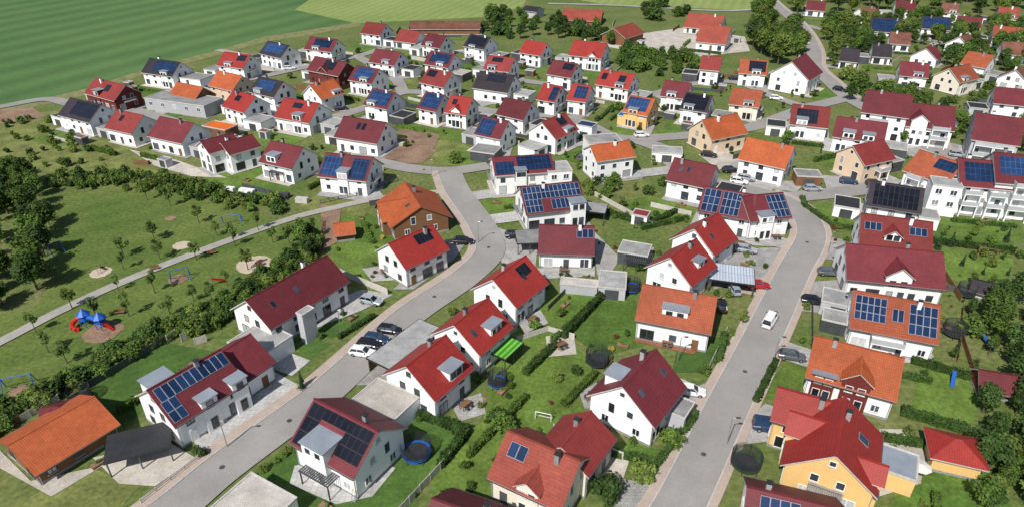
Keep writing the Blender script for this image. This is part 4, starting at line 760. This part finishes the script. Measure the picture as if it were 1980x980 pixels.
# ---------- cars
def carproto(van=False):
    r=bpy.data.objects.new('van' if van else 'car',None); COL.objects.link(r)
    Ls=2.25 if not van else 2.5; hw=.9 if not van else .97; b=MB()
    prof=[(-1,.45,.72),(-.97,.3,.92),(-.6,.22,.98 if not van else 1.15),(-.2,.22,.97 if not van else 1.15),(.3,.22,.95 if not van else 1.12),(.55,.22,.88 if not van else 1.08),(.9,.25,.72 if not van else .9),(1,.4,.6)]
    sec=[]
    for t,z0,z1 in prof:
        k=hw*(1-.22*abs(t)**5); x=t*Ls; sec.append([(x,-k*.93,z0),(x,k*.93,z0),(x,k,z0+.2),(x,k,z1-.12),(x,k*.86,z1),(x,-k*.86,z1),(x,-k,z1-.12),(x,-k,z0+.2)])
    b.loft(sec); b.build('body','car_w',r)
    zt=1.45 if not van else 1.95; xs=(-.93,-.72,.12,.46) if not van else (-.97,-.9,.38,.62); zb=.9 if not van else 1.08
    g=MB(); s=[[(xs[0]*Ls,y*hw*.84,zb) for y in (-1,1)],[(xs[1]*Ls,y*hw*.66,zt) for y in (-1,1)],[(xs[2]*Ls,y*hw*.66,zt) for y in (-1,1)],[(xs[3]*Ls,y*hw*.84,zb) for y in (-1,1)]]
    g.poly([s[0][1],s[0][0],s[1][0],s[1][1]]); g.poly([s[1][1],s[1][0],s[2][0],s[2][1]]); g.poly([s[2][1],s[2][0],s[3][0],s[3][1]])
    g.poly([s[k][0] for k in (0,3,2,1)]); g.poly([s[k][1] for k in range(4)]); g.build('window','glass',r)
    t=MB(); t.box(xs[1]*Ls-.05,xs[2]*Ls+.05,-hw*.68,hw*.68,zt-.03,zt+.04)
    for q in ((0,1),(3,2)):
        for y in (0,1): t.tube(s[q[0]][y],s[q[1]][y],.05,.05,4)
    mx=(xs[1]+xs[2])/2*Ls
    for y in (-1,1): t.tube((mx,y*hw*.85,zb),(mx,y*hw*.67,zt),.06,.06,4)
    if van:
        for y in (-1,1): t.poly([(xs[0]*Ls,y*hw*.87,zb),(0,y*hw*.87,zb),(0,y*hw*.69,zt),(xs[1]*Ls,y*hw*.69,zt)][::y])
    t.build('roof','car_w',r)
    wm=MB(); wm.tube((0,-.11,0),(0,.11,0),.33,.33,14,0); wm.tube((0,-.125,0),(0,.125,0),.19,.19,10,1); wd=wm.data('wheel',['tyre','steel'])
    for x in (-.62,.6):
        for y in (-1,1): ob('wheel',wd,r,(x*Ls,y*(hw-.1),.33))
    for y in (-1,1):
        h_=MB(); h_.box(-.05,.05,-.18,.18,-.07,.07); ob('headlight',h_.data('headlight',['lampglass']),r,(Ls*.965,y*hw*.55,.62)); ob('taillight',h_.data('taillight',['red']),r,(-Ls*.975,y*hw*.6,.75))
        m_=MB(); m_.box(-.06,.06,-.1,.1,-.06,.06); ob('mirror',m_.data('mirror',['dark']),r,(xs[3]*Ls-.25,y*(hw+.08),zb+.1))
    return r
cp=carproto(); vp=carproto(True); ck,vk=kidmap(cp),kidmap(vp); usedp=set()
def car(x,y,rot,col,label,van=False,z=.24):
    p,k=(vp,vk) if van else (cp,ck)
    if van in usedp: o=copy_tree(p,k)
    else: o=p
    usedp.add(van); X,Y=gp(x,y+4); o.location=(X,Y,z); o.rotation_euler=(0,0,math.radians(rot)); tag(o,label,'van' if van else 'car','cars parked and driving in the village')
    return o,col
CL=[(1487,622,56,'w','white van driving on the right-hand road',True),(1335,758,-12,'w','white car parked right of white gabled house',False),(1465,553,-4,'r','bright red car on red-paved driveway',False),(1418,560,92,'s','silver car standing before blue-grey carport',False),
(1441,484,-18,'s','silver estate car beside the far red gabled house',False),(1394,592,80,'k','black car beside the brown-orange roofed house',False),(1487,828,-12,'b','dark blue van beside yellow-orange house',True),(1602,528,-8,'g','dark grey car left of brown-red roofed house',False),(1572,583,-12,'k','black car left of three-block solar house',False),
(718,583,-20,'s','silver car outside the long red-roofed house',False),(897,468,-3,'k','black car below the wooden bungalow',False),(702,683,-12,'w','white car, nearest in the row by long carport',False),(716,668,-12,'k','second car from near end of carport row',False),(729,657,-12,'b','third car from near end of carport row, dark blue',False),(755,640,-12,'k','farthest dark car of carport row',False),
(996,456,5,'k','black car left of the central dark carport',False),(1412,330,0,'k','black car left of large bright orange roof house',False),(1442,346,-20,'s','silver car below large bright orange roof house',False),(1428,352,-20,'w','white car below large bright orange roof house',False),(1556,82,-60,'w','white car on the main road near the top',False),(1622,173,-40,'k','dark car on main road by white gable house',False),(1500,190,-10,'w','white car in front of big white gable house',False),
(1570,366,0,'s','silver car on side road by brown garage',False),(1640,352,-15,'b','blue car in front of beige two-storey house',False),(660,210,20,'k','black car on the middle village street',False),(900,195,-20,'s','silver car by right half of double house',False),(455,268,10,'w','white car on street by split-roof house',False),(1125,305,60,'g','grey car beside tall orange-red roofed house',False),(820,170,-10,'k','black car near upper centre crossing',False),(560,132,15,'w','white car on the uppermost village street',False),(1180,170,0,'s','silver car on street below wide red house',False),(1740,300,-20,'g','grey car below the long apartment block',False),(1800,310,-20,'w','white car below the long apartment block',False),(1420,152,0,'k','black car between narrow and orange-roofed houses',False),(980,330,30,'k','black car by the modern solar house',False),
(1530,690,-15,'g','grey car on drive left of orange-roofed red gable house',False),(1240,262,5,'w','white car on the road below the yellow house',False),(1370,300,-20,'k','black car below the beige junction house',False),(1690,356,-5,'k','black car on side road before black solar house',False),(1850,300,-20,'s','silver car in the yard before grey-white apartments',False)]
cc=[car(*c) for c in CL]
bpy.context.view_layer.update()
for o,col in cc:
    for ch in o.children:
        if ch.name.split('.')[0] in('body','roof'):
            ch.material_slots[0].link='OBJECT'; ch.material_slots[0].material=MAT['car_'+col]
# ---------- garden and play things
def trampoline(x,y,r,col,label,net=True):
    X,Y=gp(x,y,.8); t=thing('trampoline',label,'trampoline',X,Y,.02); n=24
    b=MB(); C_=[(math.cos(6.2832*i/n),math.sin(6.2832*i/n)) for i in range(n)]
    b.poly([(r*.82*c,r*.82*s,.8) for c,s in C_]); b.build('jumping_mat','dark',t)
    b=MB()
    for i in range(n): j=(i+1)%n; b.poly([(r*.82*C_[i][0],r*.82*C_[i][1],.82),(r*C_[i][0],r*C_[i][1],.82),(r*C_[j][0],r*C_[j][1],.82),(r*.82*C_[j][0],r*.82*C_[j][1],.82)]); b.poly([(r*C_[i][0],r*C_[i][1],.6),(r*C_[j][0],r*C_[j][1],.6),(r*C_[j][0],r*C_[j][1],.82),(r*C_[i][0],r*C_[i][1],.82)])
    b.build('edge_pad',col,t)
    for i in range(0,n,4): b=MB(); b.tube((r*C_[i][0],r*C_[i][1],0),(r*C_[i][0],r*C_[i][1],2.5 if net else .75),.045); b.build('leg','steel' if not net else 'dark',t)
    if net:
        b=MB()
        for i in range(n):
            j=(i+1)%n
            for k in range(7): z=.95+k*.26; b.tube((r*C_[i][0],r*C_[i][1],z),(r*C_[j][0],r*C_[j][1],z),.022,.022,3)
            for q in (0,.2,.4,.6,.8): p=(r*(C_[i][0]*(1-q)+C_[j][0]*q),r*(C_[i][1]*(1-q)+C_[j][1]*q)); b.tube((*p,.8),(*p,2.5),.018,.018,3)
        b.build('safety_net','net',t)
for a in [(805,872,2.1,'blue','large blue-rimmed trampoline on dark lawn'),(1155,695,1.9,'net','black netted trampoline on the central lawn'),(1442,893,2.0,'leaf_d','dark green trampoline left of yellow-orange house'),(962,737,1.5,'blue','small blue netted trampoline below green carport'),(1220,555,1.7,'blue','trampoline between shed and red gabled house'),(1845,640,1.8,'net','dark trampoline in upper right-hand garden'),(1780,430,1.5,'net','trampoline by garage right of black solar house'),(1868,565,1.6,'net','trampoline beside the white playhouse'),(155,768,1.6,'net','round dark trampoline beside shed by the park')]: trampoline(*a)
def swing(x,y,rot,col,label,wd=3.2):
    X,Y=gp(x,y); t=thing('swing',label,'swing',X,Y,.02,math.radians(rot)); h=2.4
    b=MB(); b.tube((-wd/2,0,h),(wd/2,0,h),.08)
    for s in (-1,1):
        for e in (-1,1): b.tube((s*(wd/2+.15),e*1.1,0),(s*wd/2,0,h),.08)
    b.build('frame',col,t)
    for k in (-.25,.25):
        b=MB(); b.box(k*wd-.22,k*wd+.22,-.1,.1,.5,.55)
        for e in (-.2,.2): b.tube((k*wd+e,0,.55),(k*wd+e,0,h),.015,.015,4)
        b.build('seat','dark',t)
swing(350,540,25,'blue','blue swing frame in middle of the park'); swing(40,750,20,'blue','blue swing frame at lower left of park',4); swing(450,435,10,'blue','blue climbing swing on upper park lawn',4); swing(1905,500,-20,'wood','wooden swing in the upper right garden'); swing(110,490,60,'blue','blue swing near the left wood',2.2)
def disc(x,y,r,m,z,name='sandpit'):
    X,Y=gp(x,y); rr=random.Random(int(x)); b=MB(); b.poly([(X+r*math.cos(i*.2618)*rr.uniform(.88,1.08),Y+r*math.sin(i*.2618)*rr.uniform(.88,1.08),z) for i in range(24)]); struct(b.build(name,m))
disc(490,511,3.5,'sand',.09); disc(352,475,1.9,'sand',.09); disc(195,527,2.1,'sand',.09); disc(200,641,3.3,'soil',.09); disc(345,540,1.8,'soil',.092,'bare_ground'); disc(330,423,1.2,'soil',.092,'bare_ground'); disc(925,775,1.2,'soil',.094,'bare_ground'); disc(40,756,1.6,'soil',.093)
for i,(x,y) in enumerate([(478,507),(500,515)]):
    X,Y=gp(x,y); t=thing('spring_rider',('left','right')[i]+' small red spring rider in the large round sandpit','play equipment',X,Y,.09); b=MB(); b.tube((0,0,0),(0,0,.5),.12,.12,8); b.build('spring','steel',t); b=MB(); b.loft([[(-.6,y_*.1,z_) for y_,z_ in ((-1,.6),(1,.6),(1,.9),(-1,.9))],[(0,y_*.18,z_) for y_,z_ in ((-1,.5),(1,.5),(1,.8),(-1,.8))],[(.6,y_*.1,z_) for y_,z_ in ((-1,.7),(1,.7),(1,1.3),(-1,1.3))]]); b.build('seat','red',t)
X,Y=gp(185,632); t=thing('play_structure','large red and blue climbing structure in the park','playground',X,Y,.05,-.3)
for i,(x,c) in enumerate(((-1.9,'red'),(1.6,'blue'))):
    for a in ((-.6,-.6),(.6,-.6),(.6,.6),(-.6,.6)): b=MB(); b.tube((x+a[0],a[1],0),(x+a[0],a[1],2.6),.07); b.build('post','blue',t)
    b=MB(); b.box(x-.75,x+.75,-.75,.75,1.3,1.42); b.build('platform','blue',t)
    b=MB()
    for k in range(8): b.poly([(x+1.2*math.cos(k*.785),1.2*math.sin(k*.785),2.4),(x+1.2*math.cos(k*.785+.785),1.2*math.sin(k*.785+.785),2.4),(x,0,3.5)])
    b.build('tower_roof','blue',t)
b=MB()
for i in range(8): a0,a1=i*.5,(i+1)*.5; b.tube((-2.6-.9*math.sin(a0),-.9+1.1*math.cos(a0),1.6-i*.18),(-2.6-.9*math.sin(a1),-.9+1.1*math.cos(a1),1.6-(i+1)*.18),.4,.4,8)
b.build('tube_slide','red',t)
b=MB(); b.tube((-1.2,0,1.9),(1,0,1.9),.45,.45,10); b.build('tunnel','blue',t)
b=MB(); b.poly([(2.3,-.3,1.4),(2.3,.3,1.4),(4,.3,.2),(4,-.3,.2)]); b.box(2.3,2.4,-.35,.35,.8,1.5); b.build('slide','red',t)
def slide(x,y,rot,col,label):
    X,Y=gp(x,y); t=thing('slide',label,'slide',X,Y,.03,math.radians(rot)); b=MB()
    b.poly([(-1.3,-.28,1.5),(-1.3,.28,1.5),(1.3,.28,.15),(1.3,-.28,.15)])
    for s in (-1,1): b.poly([(-1.3,s*.28,1.5),(1.3,s*.28,.15),(1.3,s*.28,.35),(-1.3,s*.28,1.7)])
    b.build('chute',col,t); b=MB()
    for s in (-1,1): b.tube((-1.9,s*.28,0),(-1.3,s*.28,1.6),.04)
    for k in range(5): b.tube((-1.85+.1*k,-.28,.25+k*.28),(-1.85+.1*k,.28,.25+k*.28),.03)
    b.build('ladder','steel',t)
slide(1840,740,-120,'blue','blue slide in the right-hand garden'); slide(1906,668,-80,'blue','small blue slide near the right edge'); slide(425,548,40,'red','red slide in the park beside the large sandpit'); slide(698,950,70,'yellow','yellow garden slide on patio by black-solar house'); slide(193,522,120,'orange','small orange slide on the round park sandpit')
def pset(x,y,rot,label,m='wood',z=.18):
    X,Y=gp(x,y); t=thing('patio_set',label,'garden furniture',X,Y,z,math.radians(rot)); b=MB(); b.box(-.9,.9,-.45,.45,.7,.76)
    for s in (-.8,.8):
        for e in (-.35,.35): b.box(s-.04,s+.04,e-.04,e+.04,0,.7)
    b.build('table',m,t)
    for i,(cx,cy,s) in enumerate(((-.45,-.8,-1),(.45,-.8,-1),(-.45,.8,1),(.45,.8,1))):
        b=MB(); b.box(cx-.24,cx+.24,cy-.24,cy+.24,.4,.46); b.box(cx-.24,cx+.24,cy+s*.22,cy+s*.26,.46,.95)
        for u in (-.2,.2):
            for v in (-.2,.2): b.box(cx+u-.02,cx+u+.02,cy+v-.02,cy+v+.02,0,.4)
        b.build('chair','anth',t)
for a in [(1290,668,-20,'patio table and chairs on wooden terrace'),(1085,672,30,'wooden garden furniture on the sunken patio'),(1145,775,50,'patio table left of white gabled house'),(900,788,50,'patio table beside nearest red-roofed row house'),(1030,622,50,'patio table beside farthest red-roofed row house'),(705,905,-30,'patio table in front of black-solar house'),(745,528,20,'patio table on deck by single-patch solar house'),(1740,905,10,'patio table beside the blue-grey annex'),(1725,700,-20,'patio table before three-block solar house'),(1825,640,-20,'patio table by right end of three-block solar house'),(1500,462,0,'patio table before V-shaped solar roofs'),(1090,528,0,'patio table before the central brick-red house'),(1225,500,-20,'patio table under pergola left of red gabled houses')]: pset(*a)
def parasol(x,y,label,m='canvas'):
    X,Y=gp(x,y); t=thing('parasol',label,'parasol',X,Y,.15); b=MB(); b.tube((0,0,0),(0,0,2.6),.04); b.build('pole','steel',t); b=MB()
    for k in range(8): b.poly([(1.4*math.cos(k*.785),1.4*math.sin(k*.785),2.2),(1.4*math.cos(k*.785+.785),1.4*math.sin(k*.785+.785),2.2),(0,0,2.65)])
    b.build('canopy',m,t)
for a in [(1770,925,'cream parasol beside blue-grey annex'),(775,530,'cream parasol by single-patch solar house'),(1700,470,'parasol by brown-red roofed house')]: parasol(*a)
def pergola(x,y,rot,lx,ly,label,m='anth'):
    X,Y=gp(x,y,2.6); t=thing('pergola',label,'pergola',X,Y,.02,math.radians(rot))
    for a in (-1,1):
        for e in (-1,1): b=MB(); b.box(a*lx/2-.08,a*lx/2+.08,e*ly/2-.08,e*ly/2+.08,0,2.5); b.build('post',m,t)
    b=MB(); n=int(lx/.35)
    for i in range(n+1): x_=-lx/2+lx*i/n; b.box(x_-.08,x_+.08,-ly/2-.2,ly/2+.2,2.55,2.70)
    for e in (-1,1): b.box(-lx/2-.1,lx/2+.1,e*ly/2-.08,e*ly/2+.08,2.42,2.55)
    b.build('slatted_roof',m,t)
pergola(628,905,-32,5,4,'dark slatted pergola before the black-solar house'); pergola(1235,497,-20,5,4,'grey pergola left of the red gabled houses'); pergola(540,330,-15,4,3,'dark pergola of white house by the park')
X,Y=gp(1050,812); t=thing('football_goal','small white goal on the lawn above cream house','goal',X,Y,.03,-.3); b=MB()
for s in (-1,1): b.tube((s*1.2,0,0),(s*1.2,0,1.4),.06); b.tube((s*1.2,0,1.4),(s*1.2,.8,0),.04)
b.tube((-1.2,0,1.4),(1.2,0,1.4),.06); b.tube((-1.2,.8,0),(1.2,.8,0),.04); b.build('frame','white',t)
def lamp(x,y,label,rot=0):
    X,Y=gp(x,y); t=thing('street_lamp',label,'street lamp',X,Y,.1,rot); b=MB(); b.tube((0,0,0),(0,0,5),.08,.06,8); b.tube((0,0,4.95),(.7,0,5.1),.05,.05,6); b.build('pole','steel',t)
    b=MB(); b.box(.5,1.1,-.14,.14,5.06,5.16); b.build('lamp_head','anth',t)
for x,y,lb in [(660,645,'street lamp before the long red-roofed house'),(1405,860,'street lamp beside the lower right-hand road'),(1310,700,'street lamp by the wooden terrace garden'),(925,470,'street lamp at the road bend by wooden bungalow'),(1600,490,'street lamp at the upper right-hand road bend'),(440,865,'street lamp by the paved yard, lower left'),(1495,700,'street lamp midway along right-hand road'),(835,345,'street lamp at the grassy plot junction')]: lamp(x,y,lb)
def stack(x,y,rot,m,label,n=3,lx=2.4):
    X,Y=gp(x,y); t=thing('material_stack',label,'stack',X,Y,.05,math.radians(rot))
    for i in range(n): b=MB(); b.box(-lx/2+R.uniform(-.1,.1),lx/2,-.6,.6,i*.42,i*.42+.36); b.box(-lx/2+.1,lx/2-.1,-.62,.62,i*.42+.36,i*.42+.42); b.build('bundle',m,t)
stack(440,368,-15,'white','first white wrapped bundle stack beside the park',2,4); stack(478,372,-15,'white','second white wrapped bundle stack beside the park',2,4); stack(585,392,-10,'fencew','pallet stack below the balcony house',3,3)
stack(275,318,0,'wood','brown timber stack at the scrub edge',2,4); stack(545,382,-10,'anth','dark container stack by white bundles',3,4); stack(775,282,10,'fencew','pale material stack on the bare soil plot',2,3)
def bench(x,y,rot,label):
    X,Y=gp(x,y); t=thing('park_bench',label,'bench',X,Y,.05,math.radians(rot)); b=MB(); b.box(-.9,.9,-.22,.22,.42,.47); b.build('seat','wood',t); b=MB(); b.box(-.9,.9,.2,.25,.5,.9); b.build('backrest','wood',t)
    for s in (-.75,.75): b=MB(); b.box(s-.04,s+.04,-.2,.24,0,.42); b.build('leg','anth',t)
bench(232,607,10,'bench beside the red and blue play structure'); bench(410,492,25,'bench on the park path side near sandpit'); bench(300,522,25,'bench on the park path in the middle of park')
